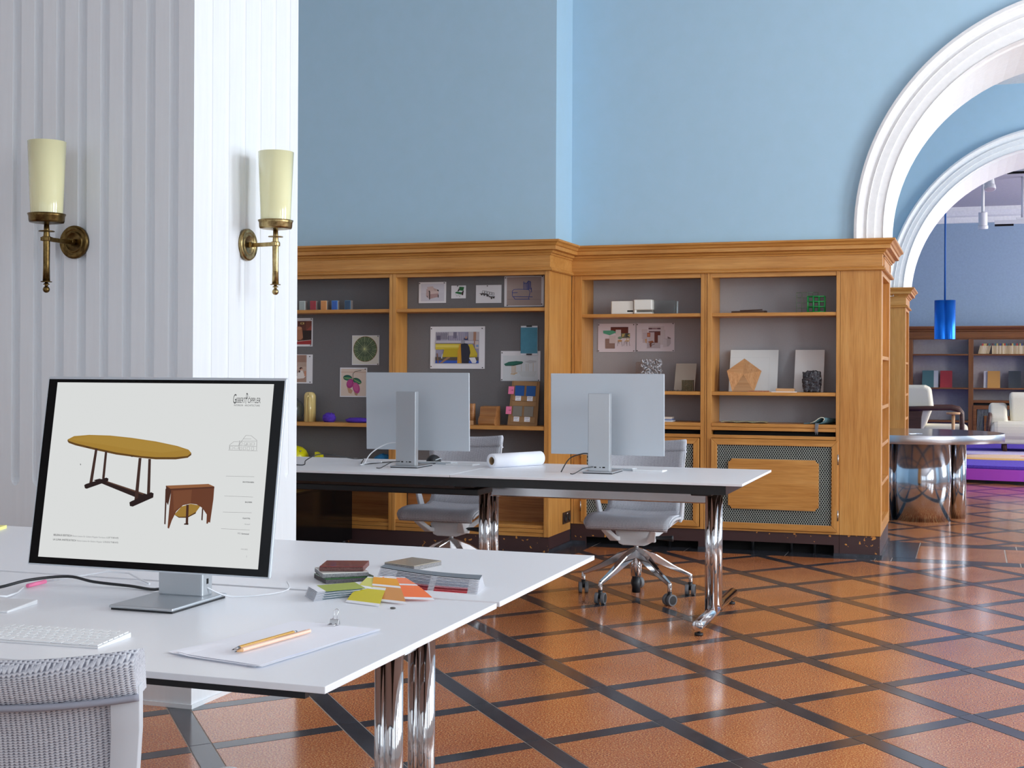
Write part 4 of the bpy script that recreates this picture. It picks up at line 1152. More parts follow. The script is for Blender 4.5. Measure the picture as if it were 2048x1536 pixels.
# cables on the back desk
cable([(-3.63, 6.62, ZT+.003), (-3.50, 6.585, ZT+.003), (-3.45, 6.60, ZT+.004), (-3.50, 6.72, ZT+.02), (-3.49, 6.86, ZT+.045), (-3.42, 6.93, ZT+.035), (-3.36, 7.04, ZT+.012), (-3.31, 7.06, ZT+.012), (-3.20, 6.80, ZT+.003), (-3.16, 6.80, ZT+.004), (-3.07, 6.99, ZT+.006), (-3.01, 6.86, ZT+.003), (-2.96, 6.97, ZT+.004), (-2.86, 6.90, ZT+.004), (-2.80, 7.02, ZT+.005), (-2.75, 7.0, ZT+.004)], .0028, cable_b, 'thin black cable wandering along the back desk to the left monitor')
cable([(-2.955, 6.73, ZT+.130), (-3.02, 6.72, ZT+.118), (-3.09, 6.69, ZT+.070), (-3.12, 6.66, ZT+.010), (-3.16, 6.70, ZT+.004), (-3.14, 6.78, ZT+.012), (-3.05, 6.74, ZT+.02)], .0032, cable_w, 'white plugged cable drooping from the left back monitor')
cable([(-2.896, 6.638, ZT+.034), (-2.93, 6.60, ZT+.030), (-2.965, 6.545, ZT+.004), (-2.985, 6.53, ZT+.004)], .0024, cable_b, 'short dark cable at the foot of the left back monitor stand')
cable([(-1.824, 6.638, ZT+.034), (-1.86, 6.60, ZT+.028), (-1.895, 6.545, ZT+.004), (-1.915, 6.54, ZT+.004)], .0024, cable_b, 'short dark cable at the foot of the right back monitor stand')
cable([(-1.865, 6.72, ZT+.095), (-1.90, 6.71, ZT+.095), (-1.96, 6.68, ZT+.07), (-1.99, 6.63, ZT+.004)], .0030, cable_b, 'black cable curving down from the back of the right monitor')
# paper roll
rl = root('paper_roll', (-2.36, 6.98, ZT), 'white paper roll lying on the back desk between the two monitors', 'paper roll')
A = Vector((-2.432, 6.80, ZT+.0385)); B = Vector((-2.262, 7.13, ZT+.0385)); dd = (B-A).normalized()
mb = MB()
pr = [(.022, 0), (.0385, 0), (.0385, (B-A).length), (.022, (B-A).length), (.022, 0)]
aa = dd.orthogonal().normalized(); cc_ = dd.cross(aa)
mb.loft([[A+dd*z+aa*(r_*math.cos(2*PI*i/28))+cc_*(r_*math.sin(2*PI*i/28)) for i in range(28)] for r_, z in pr], 0, True, False)
put('rolled_paper', mb, paper_m, rl)
mb = MB(); pr = [(.0195, .004), (.022, .004), (.022, .36), (.0195, .36), (.0195, .004)]
mb.loft([[A+dd*z+aa*(r_*math.cos(2*PI*i/24))+cc_*(r_*math.sin(2*PI*i/24)) for i in range(24)] for r_, z in pr], 0, True, False)
put('cardboard_core', mb, mat('cardboard', (176, 148, 112), .8), rl)

# ================================================================== PINNED PICTURES
YLB, YRB = 9.14, 9.785
pin_m = mat('dark_pin', (50, 48, 48), .4)
def poster(label, x0, x1, z0, z1, yb, bbox, layers, pins, grp, paper=(230, 230, 234), tilt=0.0, kind='poster'):
    bx0, by0, bx1, by1 = bbox
    r = root('pinned_picture', ((x0+x1)/2, yb, (z0+z1)/2), label, 'picture', grp)
    r.rotation_euler = (0, tilt, 0)
    pm = mat('paper_%02x%02x%02x' % paper, paper, .75)
    W_, H_ = x1-x0, z1-z0
    # sheet, its lower corners lifting a little off the panel
    mb = MB(); n_ = 6; top = []
    rings = []
    for q in range(n_+1):
        v = q/n_; yy = -.0022-.003*(1-v)
        rings.append([(-W_/2, yy, -H_/2+v*H_), (W_/2, yy, -H_/2+v*H_), (W_/2, yy+.0006, -H_/2+v*H_), (-W_/2, yy+.0006, -H_/2+v*H_)])
    mb.loft(rings, 0, False, True)
    put('sheet', mb, pm, r, local=True)
    mats = []; idx = {}; am = MB()
    for k, (rgb, poly) in enumerate(layers):
        if rgb not in idx:
            idx[rgb] = len(mats); mats.append(mat('print_%02x%02x%02x' % rgb, rgb, .6))
        P = []
        for x, y in poly:
            u = (x-bx0)/(bx1-bx0); v = 1-(y-by0)/(by1-by0)
            u = min(max(u, 0), 1); v = min(max(v, 0), 1)
            yy = -.0022-.003*(1-v)
            P.append((-W_/2+u*W_, yy-.0009-.00012*k, -H_/2+v*H_))
        am.add(P, [tuple(range(len(P)))], idx[rgb])
    if layers: put('print', am, mats, r, local=True)
    for u, v in pins:
        yy = -.0022-.003*(1-v)
        put('pin', MB().cyl((-W_/2+u*W_, yy, -H_/2+v*H_), (-W_/2+u*W_, yy-.006, -H_/2+v*H_), .0042, .0034, n=8), pin_m, r, local=True)
    return r
C4 = [(.03, .96), (.97, .96), (.03, .04), (.97, .04)]
C4i = [(.04, .93), (.96, .93), (.04, .07), (.96, .07)]
GL, GR = 'pictures pinned in the left bookcase', 'pictures pinned in the right bookcase'
def sh(L, dx, dy): return [(x+dx, y+dy) for x, y in L]
# armchair photo
poster('small print of a pale pink armchair, top shelf of the left bookcase', -3.841, -3.625, 1.757, 1.911, YLB, (132, 172, 534, 482), [
    ((206, 206, 216), rc(165, 200, 505, 455)), ((212, 212, 222), rc(165, 200, 505, 330)),
    ((192, 170, 168), [(245, 270), (300, 300), (300, 420), (262, 405), (240, 380)]),
    ((206, 184, 180), [(252, 245), (340, 236), (362, 300), (345, 308), (275, 312)]),
    ((190, 166, 162), [(342, 240), (352, 262), (400, 280), (420, 300), (362, 306)]),
    ((214, 194, 190), [(300, 310), (420, 300), (428, 330), (400, 350), (300, 358)]), ((180, 150, 148), [(300, 352), (424, 340), (422, 392), (300, 420)]),
    ((44, 38, 40), [(276, 300), (292, 298), (300, 320), (298, 432), (286, 432), (286, 325)]), ((44, 38, 40), [(400, 286), (420, 286), (428, 300), (426, 312), (404, 300)]), ((44, 38, 40), rc(414, 360, 426, 402)), ((44, 38, 40), rc(254, 376, 262, 396))],
    [(.03, .94), (.93, .95)], GL)
poster('tiny print of a green folding chair, between the armchair and bench pictures', -3.585, -3.471, 1.788, 1.882, YLB, (607, 228, 820, 416), [
    ((40, 106, 58), [(722, 245), (796, 252), (782, 306), (728, 300)]), ((40, 34, 34), [(700, 305), (722, 262), (728, 300), (706, 318)]), ((44, 112, 62), [(690, 316), (760, 326), (748, 360), (664, 338), (668, 326)]), ((56, 44, 44), [(778, 305), (792, 300), (782, 366), (766, 370), (752, 350), (764, 322)]),
    ((120, 118, 118), ln(672, 350, 692, 385, 3)), ((120, 118, 118), ln(692, 385, 712, 360, 3)), ((120, 118, 118), ln(712, 360, 734, 398, 3)), ((120, 118, 118), ln(734, 398, 740, 366, 3))], [(.44, .96)], GL)
lay = []
for k in range(5):
    x, y = 1062+k*36, 300+k*8
    for a in ((0, 0, 28, 2), (28, 2, 26, 40), (26, 40, -4, 36), (-4, 36, 0, 0)): lay.append(((70, 66, 66), ln(x+a[0], y+a[1], x+a[2], y+a[3], 4)))
for x, y in ((1050, 356), (1090, 364), (1134, 376), (1196, 412), (1228, 404)): lay.append(((58, 52, 50), [(x-16, y-12), (x+16, y-10), (x+6, y+14), (x-6, y+12)]))
lay += [((70, 66, 66), [(1012, 342), (1060, 338), (1140, 352), (1170, 384), (1250, 388), (1240, 398), (1165, 398), (1130, 364), (1050, 352)])]
poster('small white print of a curved black line bench', -3.393, -3.197, 1.752, 1.882, YLB, (964, 220, 1338, 482), lay, [(.45, .95)], GL)
bl_ = (62, 78, 150)
sk = [((168, 152, 146), rc(1420, 104, 1925, 520)), ((176, 160, 154), rc(1420, 104, 1925, 300)), ((120, 112, 120), ln(1430, 428, 1920, 436, 4))]
P = [(1502, 380), (1500, 310), (1520, 286), (1600, 282), (1740, 290), (1764, 320), (1752, 370), (1740, 430)]
for a, c in zip(P[:-1], P[1:]): sk.append((bl_, ln(*a, *c, 8)))
for a in ((1500, 332, 1580, 330), (1500, 388, 1800, 396), (1520, 392, 1540, 426), (1540, 426, 1760, 428), (1668, 285, 1670, 170), (1670, 200, 1690, 192), (1690, 192, 1716, 200), (1716, 290, 1712, 200), (1712, 200, 1738, 162), (1738, 162, 1770, 176), (1770, 176, 1772, 290), (1740, 170, 1744, 290), (1690, 200, 1690, 290), (1728, 180, 1728, 285), (1756, 175, 1752, 288), (1782, 262, 1784, 330)): sk.append((bl_, ln(*a, 9)))
poster('blue pen sketch of a chair on beige paper, top right of the left bookcase', -3.175, -2.877, 1.724, 1.942, YLB, (1382, 90, 1962, 535), sk, [(.03, .95), (.96, .98), (.08, .04), (.95, .07)], GL)
# weaver at the loom
lay = [((150, 146, 170), rc(378, 906, 1014, 1365)), ((176, 172, 186), rc(378, 906, 560, 1030)), ((110, 104, 130), rc(390, 960, 450, 1026)), ((200, 196, 204), rc(560, 910, 700, 960)), ((96, 92, 120), rc(640, 910, 690, 1000))]
for k in range(16): lay.append(((90, 86, 104), ln(384+k*12, 910+(k % 3)*8, 380+k*13, 1020, 4)))
for k in range(10): lay.append(((206, 202, 210), ln(560+k*26, 915, 550+k*28, 1050, 5)))
lay += [((186, 180, 184), rc(860, 906, 1014, 1030)), ((168, 126, 104), [(935, 906), (975, 906), (970, 1100), (930, 1080)]), ((192, 188, 198), rc(378, 1035, 940, 1075)), ((104, 96, 104), rc(378, 1070, 760, 1082)),
        ((206, 186, 60), rc(378, 1080, 760, 1165)), ((220, 202, 96), rc(378, 1100, 720, 1130)), ((188, 164, 30), [(510, 1150), (905, 1146), (990, 1240), (990, 1275), (480, 1275)]), ((200, 178, 50), [(860, 1090), (920, 1085), (1000, 1240), (880, 1270)]),
        ((84, 76, 70), rc(378, 1275, 1010, 1330)), ((46, 84, 176), rc(378, 1326, 1010, 1366)), ((130, 96, 74), [(396, 1220), (412, 1220), (430, 1364), (410, 1364)]), ((150, 116, 84), [(440, 1364), (560, 1270), (600, 1280), (480, 1364)]), ((196, 206, 214), [(488, 1222), (478, 1300), (462, 1290), (474, 1236)]),
        ((44, 50, 88), [(800, 1000), (822, 990), (850, 1000), (856, 1024), (800, 1024)]), ((186, 146, 126), el(828, 990, 14, 20)), ((222, 222, 226), [(870, 1284), (960, 1280), (985, 1340), (970, 1362), (920, 1362)]), ((202, 190, 186), rc(960, 1040, 1012, 1150)), ((120, 150, 190), rc(975, 1095, 1008, 1130)),
        ((212, 156, 38), [(738, 1080), (764, 1078), (772, 1366), (702, 1366), (708, 1180)]), ((180, 120, 20), ln(730, 1130, 722, 1364, 6)), ((180, 120, 20), ln(750, 1110, 752, 1364, 6)), ((38, 40, 56), [(752, 1085), (800, 1070), (850, 1080), (878, 1130), (892, 1210), (880, 1260), (868, 1366), (766, 1366)]), ((150, 148, 158), el(785, 1052, 30, 26))]
poster('large photo print of a weaver in black at a yellow loom', -3.748, -3.322, 1.276, 1.584, YLB, (297, 826, 1098, 1446), lay, [(.02, .95), (.95, .95), (.02, .05), (.96, .03)], GL)
# two oval tables
lay = [((214, 220, 224), rc(1366, 1250, 1876, 1700)), ((190, 194, 198), [(1680, 1340), (1760, 1316), (1850, 1326), (1856, 1345), (1760, 1366)]), ((190, 180, 160), ln(1636, 1372, 1636, 1480, 5)), ((190, 180, 160), ln(1706, 1372, 1706, 1500, 6)), ((190, 180, 160), ln(1735, 1370, 1735, 1500, 6)), ((196, 180, 150), ln(1808, 1356, 1808, 1480, 6)), ((206, 212, 214), [(1580, 1480), (1860, 1480), (1830, 1560), (1640, 1560)]),
       ((40, 108, 92), [(1380, 1375), (1450, 1342), (1560, 1330), (1650, 1336), (1662, 1352), (1600, 1378), (1500, 1396), (1400, 1396)]), ((26, 76, 64), [(1380, 1375), (1400, 1390), (1500, 1390), (1600, 1372), (1662, 1352), (1640, 1374), (1520, 1402), (1400, 1402)])]
for x in (1498, 1516, 1534, 1552): lay.append(((206, 172, 120), ln(x, 1400, x, 1520, 7)))
lay += [((206, 172, 120), ln(1480, 1520, 1540, 1528, 10)), ((206, 172, 120), ln(1520, 1524, 1580, 1504, 10))]
poster('print of a green oval table beside a pale one, lower right under the blue sample', -3.199, -2.901, 1.190, 1.405, YLB, (1332, 1182, 1910, 1625), lay, [(.03, .94), (.03, .04), (.96, .03)], GL)
# blue colour sample
bs = root('colour_sample', (-2.983, YLB-.006, 1.48), 'hanging blue fabric sample card with black tabs, right side of the left bookcase', 'sample card', GL)
put('backing_card', MB().box(-3.046, -2.920, YLB-.010, YLB-.007, 1.378, 1.585), paper_m, bs)
put('blue_card', MB().prism([(-3.047, YLB-.011, 1.388), (-3.015, YLB-.013, 1.388), (-2.950, YLB-.013, 1.388), (-2.921, YLB-.011, 1.388), (-2.921, YLB-.0105, 1.388), (-3.047, YLB-.0105, 1.388)], (0, 0, .185)), paint('petrol_blue_sample', (82, 150, 176), .7), bs)
for z0 in (1.376, 1.577): put('tab', MB().box(-3.003, -2.962, YLB-.015, YLB-.0102, z0, z0+.010), black_m, bs)
# left bay
lay = [((96, 52, 40), rc(60, 1068, 326, 1520)), ((120, 66, 52), rc(220, 1068, 326, 1240)), ((150, 70, 56), [(215, 1260), (326, 1150), (326, 1330)]), ((48, 30, 26), [(160, 1250), (326, 1250), (326, 1440), (170, 1450)]), ((176, 120, 88), [(30, 1180), (100, 1172), (145, 1210), (165, 1390), (130, 1430), (30, 1440)]), ((196, 140, 106), el(85, 1205, 60, 30)), ((206, 176, 110), rc(116, 1096, 186, 1132)), ((60, 30, 24), rc(132, 1104, 164, 1124)), ((160, 44, 48), [(30, 1470), (318, 1438), (318, 1520), (30, 1520)]), ((220, 200, 190), ln(30, 1466, 318, 1436, 8))]
poster('print with a clay coloured vessel on red, at the left edge beside the pillar', -4.862, -4.708, 1.440, 1.656, YLB, (5, 1010, 348, 1560), [(c, [(x*1.0+(0), y) for x, y in p]) for c, p in lay], [(.92, .96), (.90, .05)], GL)
lay = [((198, 172, 156), rc(30, 192, 232, 716)), ((176, 142, 126), rc(30, 192, 232, 330)), ((208, 188, 172), rc(60, 330, 210, 430))]
for k in range(14): lay.append(((160, 126, 114), ln(40+13*k, 200, 44+13*k, 420, 4)))
for k in range(8): lay.append(((170, 128, 112), ln(30, 600+14*k, 232, 604+14*k, 5)))
lay += [((232, 222, 216), [(40, 560), (90, 520), (150, 470), (180, 540), (222, 600), (180, 640), (60, 650)]), ((70, 40, 36), el(130, 450, 28, 24)), ((70, 40, 36), el(102, 508, 16, 22)), ((210, 160, 140), el(140, 470, 16, 20)), ((206, 140, 110), rc(196, 500, 226, 600)), ((110, 70, 60), rc(46, 480, 60, 600))]
poster('sepia print of a seated woman, at the left edge below the clay vessel print', -4.860, -4.708, 1.159, 1.379, YLB, (5, 182, 346, 740), lay, [(.84, .93), (.87, .05)], GL)
# round leaf
lay = [((222, 220, 208), rc(1112, 1364, 1612, 1900)), ((150, 104, 72), el(1356, 1615, 228, 242, 40)), ((92, 110, 74), el(1356, 1615, 220, 234, 40)), ((64, 86, 64), el(1356, 1615, 190, 204, 40)), ((50, 72, 58), el(1356, 1615, 140, 150, 40))]
for k in range(32):
    a = 2*PI*k/32; R0, R1 = 10, (222 if k % 2 == 0 else 200)
    lay.append(((196, 206, 158) if k % 2 == 0 else (150, 168, 124), ln(1356+R0*math.cos(a), 1615+R0*math.sin(a), 1356+R1*math.cos(a), 1615+R1*1.06*math.sin(a), 6 if k % 4 == 0 else 4)))
    for da in (-.07, .07): lay.append(((136, 156, 112), ln(1356+110*math.cos(a), 1615+110*math.sin(a), 1356+205*math.cos(a+da), 1615+215*math.sin(a+da), 3)))
lay.append(((216, 222, 150), el(1356, 1615, 16, 16, 12)))
poster('print of a round green lily leaf with pale veins', -4.380, -4.157, 1.301, 1.522, YLB, (1102, 1355, 1622, 1916), lay, [(.95, .97), (.95, .03)], GL)
lay = [((220, 202, 188), rc(888, 452, 1354, 982)), ((206, 176, 158), rc(888, 508, 1354, 526)), ((188, 150, 118), [(1000, 800), (1060, 830), (1110, 880), (1080, 940), (1030, 920)]), ((188, 150, 118), [(1130, 880), (1210, 920), (1190, 976), (1150, 960)]),
       ((70, 74, 52), ln(1108, 660, 1112, 545, 9)), ((70, 74, 52), ln(1112, 548, 1150, 502, 9)), ((70, 74, 52), ln(1150, 502, 1265, 484, 10)), ((30, 92, 76), el(1012, 628, 84, 56, 24, rot=.12)), ((50, 122, 90), el(1018, 640, 62, 34, 24, rot=.12)), ((190, 200, 110), ln(942, 628, 1092, 640, 7)), ((30, 92, 76), el(1190, 690, 88, 54, 24, rot=.5)), ((60, 132, 96), el(1195, 700, 66, 34, 24, rot=.5)), ((196, 204, 110), ln(1120, 652, 1262, 738, 7)),
       ((164, 52, 122), el(1060, 740, 66, 92, 24, rot=.25)), ((178, 66, 136), el(1052, 728, 46, 66, 24, rot=.25)), ((186, 72, 134), el(1176, 824, 64, 110, 24, rot=-.25)), ((202, 92, 148), el(1170, 808, 44, 80, 24, rot=-.25))]
poster('print of two magenta fruits with green leaves, partly behind the left back monitor', -4.479, -4.255, 1.061, 1.281, YLB, (866, 428, 1374, 1002), lay, [(.93, .95)], GL)
# right bookcase collages
lay = [((104, 44, 32), rc(405, 604, 692, 706)), ((80, 32, 26), rc(405, 604, 692, 616)), ((84, 166, 136), [(280, 662), (440, 660), (492, 682), (484, 700), (390, 738), (284, 708)]), ((214, 204, 204), rc(488, 648, 574, 860)), ((206, 194, 194), rc(384, 742, 488, 870)), ((110, 112, 96), rc(574, 706, 722, 786)), ((196, 180, 110), [(590, 720), (640, 712), (620, 760), (592, 770)]), ((70, 76, 70), rc(650, 710, 700, 770)), ((190, 176, 106), [(680, 740), (720, 716), (720, 770)]),
       ((134, 104, 94), [(320, 795), (384, 795), (384, 870), (476, 870), (476, 956), (320, 956)]), ((120, 150, 126), el(558, 782, 34, 22, 16)), ((196, 150, 96), el(558, 830, 36, 16, 16)), ((206, 170, 120), el(690, 812, 28, 34, 16)), ((226, 218, 214), el(690, 812, 18, 24, 16)), ((206, 176, 126), ln(640, 836, 700, 824, 14))]
for a in ((530, 840, 516, 916), (586, 840, 598, 920), (540, 842, 546, 880), (634, 840, 622, 910), (676, 830, 674, 916), (708, 836, 720, 914), (656, 840, 662, 880)): lay.append(((120, 112, 118), ln(*a, 5)))
for k in range(10): lay.append(((200, 176, 166), ln(324, 806+15*k, 380 if k < 5 else 470, 806+15*k, 3)))
poster('collage print with a green shape, dark wood and two small chairs', -2.651, -2.362, 1.407, 1.620, YRB, (196, 548, 810, 1014), lay, [(.02, .96), (.95, .96), (.02, .04), (.96, .04)], GR, (222, 214, 222))
lay = [((206, 196, 200), rc(1024, 594, 1280, 650)), ((104, 74, 84), rc(1024, 620, 1222, 646)), ((150, 122, 132), rc(1080, 620, 1170, 646)), ((208, 198, 204), rc(912, 640, 1010, 806)), ((196, 184, 192), rc(930, 700, 1010, 866)), ((204, 192, 198), rc(1024, 660, 1280, 700)), ((112, 84, 92), rc(1030, 674, 1220, 694)), ((196, 184, 190), rc(1022, 694, 1122, 840)), ((168, 92, 66), rc(1002, 700, 1054, 770)), ((198, 130, 90), el(1026, 736, 16, 22, 12)),
       ((104, 46, 32), rc(1122, 686, 1220, 892)), ((206, 198, 202), rc(1220, 650, 1300, 900)), ((196, 188, 192), rc(1180, 744, 1222, 896)), ((186, 176, 182), rc(1006, 868, 1220, 958)), ((150, 90, 60), [(1010, 850), (1090, 832), (1124, 860), (1060, 880)]), ((120, 62, 42), [(1040, 880), (1076, 868), (1074, 940), (1054, 940)]), ((52, 36, 34), ln(1066, 912, 1130, 884, 8)), ((52, 36, 34), ln(1060, 880, 1128, 856, 7)), ((206, 160, 120), [(966, 804), (1000, 804), (996, 880), (978, 866)]),
       ((186, 180, 186), [(1264, 800), (1390, 800), (1392, 880), (1360, 926), (1268, 942)]), ((206, 200, 206), [(1264, 800), (1330, 812), (1330, 932), (1268, 942)]), ((128, 112, 116), [(1340, 762), (1392, 790), (1390, 804), (1340, 800)])]
poster('collage print with a brown panel, long table and grey curved screen', -2.354, -2.067, 1.411, 1.621, YRB, (825, 543, 1450, 1012), lay, [(.02, .96), (.96, .98), (.02, .03), (.97, .03)], GR, (222, 216, 224))

# ================================================================== THINGS ON THE LEFT BOOKCASE
for k, (x, rgb, lab, lt) in enumerate(((-4.728, (152, 162, 160), 'pale grey glazed tile block, first from the pillar on the top shelf', (196, 206, 202)), (-4.638, (148, 30, 44), 'crimson glazed tile block on the top shelf', (160, 50, 62)), (-4.549, (196, 128, 66), 'orange ochre glazed tile block on the top shelf', (226, 172, 116)), (-4.460, (26, 84, 170), 'bright blue glazed tile block on the top shelf', (80, 140, 206)), (-4.353, (24, 66, 100), 'dark petrol glazed tile block, last of the row on the top shelf', (66, 110, 140)))):
    r = root('tile_block', (x, 9.02, 1.707), lab, 'tile', 'glazed tile blocks in a row')
    put('tile_body', MB().box(-.024, .024, -.016, .020, 0, .070), paint('clay_body', (150, 142, 138), .8), r, .001, local=True)
    put('glaze', MB().box(-.0245, .0245, -.0185, -.0155, 0, .0705), mat('glaze_rim_%d' % k, lt, .2, coat=.3), r, .001, local=True)
    put('glaze_field', MB().box(-.021, .019, -.0190, -.0183, .002, .066), mat('glaze_field_%d' % k, rgb, .2, coat=.3), r, local=True)
SZ = .875
# pale yellow glazed arch profile
ya = root('ceramic_profile', (-4.682, 9.04, SZ), 'upright pale yellow glazed arch profile on the shelf near the pillar', 'ceramic profile')
def archring(w, h, y):
    P = [(-w, y, 0)]+[(-w+.5*w+0, y, 0)][:0]
    P += [(-w, y, h-.028)]
    for q in range(1, 7): a = PI-PI/2*q/6; P.append((-w+.028+.028*math.cos(a), y, h-.028+.028*math.sin(a)))
    for q in range(0, 7): a = PI/2-PI/2*q/6; P.append((w-.028+.028*math.cos(a), y, h-.028+.028*math.sin(a)))
    P += [(w, y, 0)]
    return P
put('outer_roll', MB().loft([archring(.034, .214, .04), archring(.038, .222, .02), archring(.038, .222, -.012), archring(.034, .218, -.022), archring(.026, .210, -.024)], 0, True, True), mat('pale_yellow_glaze', (216, 192, 126), .18, coat=.4), ya, local=True)
put('inner_roll', MB().tube([(-.012, -.026, .004), (-.012, -.028, .160), (-.008, -.028, .182), (.004, -.028, .196)], .0055, 10).cyl((.012, -.016, 0), (.012, -.018, .185), .016, .014, n=14), mat('pale_yellow_glaze', (216, 192, 126), .18, coat=.4), ya, local=True)
purple_m = paint('purple_wool', (84, 50, 176), .9, .25, .6, (300, 300, 300))
def lump(name, loc, R, sc, seed, amp, m, label, cat, nn=28, kk=18, freq=3.0, lo=None):
    mb = MB().sphere((0, 0, 0), 1, nn, kk)
    V = []
    for p in mb.v:
        v = Vector(p); d = 1+amp*(mnoise.fractal(v*freq+Vector((seed, 0, 0)), 1.0, 2.0, 4))
        q = Vector((v.x*sc[0], v.y*sc[1], v.z*sc[2]))*R*d
        V.append(q)
    zmin = min(q.z for q in V)
    fl = zmin*.72
    mb.v = [(q.x, q.y, max(q.z, fl)-fl) for q in V]
    return thing(name, mb, m, loc, label, cat)
lump('wool_ball', (-4.508, 9.02, SZ), .042, (1.22, .95, .92), 3, .28, purple_m, 'round ball of purple wool on the middle shelf beside the yellow profile', 'wool ball', freq=5)
lump('wool_tuft', (-4.262, 9.0, SZ), .034, (3.0, 1.2, .62), 9, .20, purple_m, 'long tuft of purple wool, half behind the left back monitor', 'wool tuft', 40, 14, 6)
# glass vase behind the pillar edge
gv = root('glass_vase', (-4.835, 9.04, SZ), 'clear bubbled glass vase on the shelf, cut by the pillar edge', 'vase')
prof = [(.03, 0), (.045, .01)]
for q in range(13):
    a = -PI/2+PI*q/12; prof.append((.055+.040*math.cos(a)*(1+.05*(q % 2)), .085+.072*math.sin(a)))
prof += [(.05, .165), (.052, .172)]
inner = [(r_-.004, z) for r_, z in prof[::-1][:-1]]+[(.001, .006)]
put('vase_body', MB().lathe([(.001, 0)]+prof+inner, n=24, caps=False), glass_m, gv, local=True)
# oak profile blocks
wb = root('wood_profile', (-3.385, 9.03, SZ), 'turned round oak profile standing on a pale block, right of the left monitor', 'wood sample')
put('turned_piece', MB().cyl((.006, 0, .030), (.006, 0, .152), .0255, .0245, n=20), wood_mid, wb, .002, local=True)
put('pale_block', MB().box(-.030, .026, -.028, .028, 0, .030), wood_pale, wb, .002, local=True)
wv = root('wood_profile', (-3.245, 9.02, SZ), 'moulded oak block with an S-shaped face, on the shelf in front of the grey panel', 'wood sample')
pr_ = [(.045, 0), (-.045, 0), (-.052, .012), (-.054, .03), (-.047, .05), (-.033, .063), (-.026, .078), (-.022, .10), (-.018, .125), (-.014, .132), (.045, .136)]
put('moulded_block', MB().prism([(-.062, y, z) for y, z in pr_], (.128, 0, 0)), wood_mid, wv, .001, local=True)
wv.rotation_euler = (0, 0, math.radians(-6))
# cardboard sample board
sb = root('sample_board', (-3.0, 9.03, SZ), 'brown cardboard board with blue and grey colour squares and pink tabs', 'sample board')
lean = math.radians(8.5)
sb.rotation_euler = (-lean, math.radians(1.2), 0)
cbm = mat('kraft_board', (150, 114, 76), .8); cbl = mat('kraft_strip', (162, 126, 86), .8)
Wb, Hb = .222, .318
put('board', MB().prism([(-Wb/2, 0, 0), (Wb/2, 0, 0), (Wb/2-.002, 0, Hb), (-Wb/2+.014, 0, Hb)], (0, .004, 0)), cbm, sb, local=True)
for z0, z1 in ((.286, .316), (.176, .210), (.140, .170), (.022, .060)):
    put('strip', MB().box(-.085, .092, -.003, 0, z0, z1), cbl, sb, local=True)
for x0, z0, c in ((-.070, .212, (18, 84, 158)), (.014, .212, (22, 88, 160)), (-.076, .066, (132, 126, 116)), (.008, .066, (134, 128, 118))):
    put('colour_square', MB().box(x0, x0+.068, -.0035, 0, z0, z0+.072), mat('square_%02x%02x%02x' % c, c, .6), sb, local=True)
for x0, z0 in ((-.064, .176), (.024, .176), (-.066, .028), (.014, .028)):
    put('label_slip', MB().box(x0, x0+.042, -.0042, -.003, z0, z0+.034), paper_m, sb, local=True)
    put('print', MB().box(x0+.004, x0+.036, -.0045, -.0042, z0+.026, z0+.028).box(x0+.004, x0+.030, -.0045, -.0042, z0+.019, z0+.021).box(x0+.010, x0+.036, -.0045, -.0042, z0+.007, z0+.009), mat('print_grey', (120, 122, 130), .7), sb, local=True)
for z0, x0 in ((.222, -.120), (.078, -.128)):
    put('sticky_tab', MB().box(x0, x0+.042, -.0055, -.0045, z0, z0+.055), pink_m, sb, local=True)
    put('ink_mark', MB().box(x0+.018, x0+.036, -.0060, -.0055, z0+.027, z0+.029).box(x0+.030, x0+.034, -.0060, -.0055, z0+.024, z0+.033), mat('ink', (150, 50, 90), .6), sb, local=True)
# yellow and blue things on the low shelf, mostly hidden by the desk
yel = mat('acid_yellow_gloss', (214, 206, 16), .3)
lb = root('lamp_shade', (-4.80, 9.03, .575), 'shiny yellow dome with a rivet on the low shelf, beside the pillar edge', 'dome')
put('dome', MB().lathe([(.001, .118), (.03, .116), (.06, .105), (.085, .085), (.10, .055), (.106, .03), (.100, .018), (.06, .008), (.001, .004)], n=28), yel, lb, local=True)
put('rivet', MB().sphere((.08, -.055, .082), .006, 10, 6), chrome_r, lb, local=True)
thing('yellow_wedge', MB().prism([(-.024, -.02, 0), (.032, -.02, 0), (.026, -.02, .056), (-.022, -.02, .078)], (0, .05, 0)), yel, (-4.585, 9.0, .575), 'small yellow wedge on the low shelf, just above the back desk edge', 'wedge', None, .002)
lump('wool_bundle', (-4.065, 9.02, .575), .055, (1.35, 1.0, .75), 21, .18, paint('blue_wool', (34, 124, 180), .8, .2, .4, (300, 300, 300)), 'blue wool bundle on the low shelf behind the white plugged cable', 'wool bundle')

# black gloss box on the floor
bb = root('low_cabinet', (-4.6, 8.45, 0), 'low black glossy cabinet on the floor under the back desk, left', 'cabinet')
put('body', MB().box(-4.95, -4.262, 7.95, 8.905, .03, .425), black_gloss, bb, .003)
put('top_board', MB().box(-4.95, -4.258, 7.94, 8.91, .426, .440), black_gloss, bb, .002)
for x in (-4.9, -4.31):
    for y in (8.0, 8.85): put('foot', MB().cyl((x, y, 0), (x, y, .03), .02, n=12), rubber, bb)
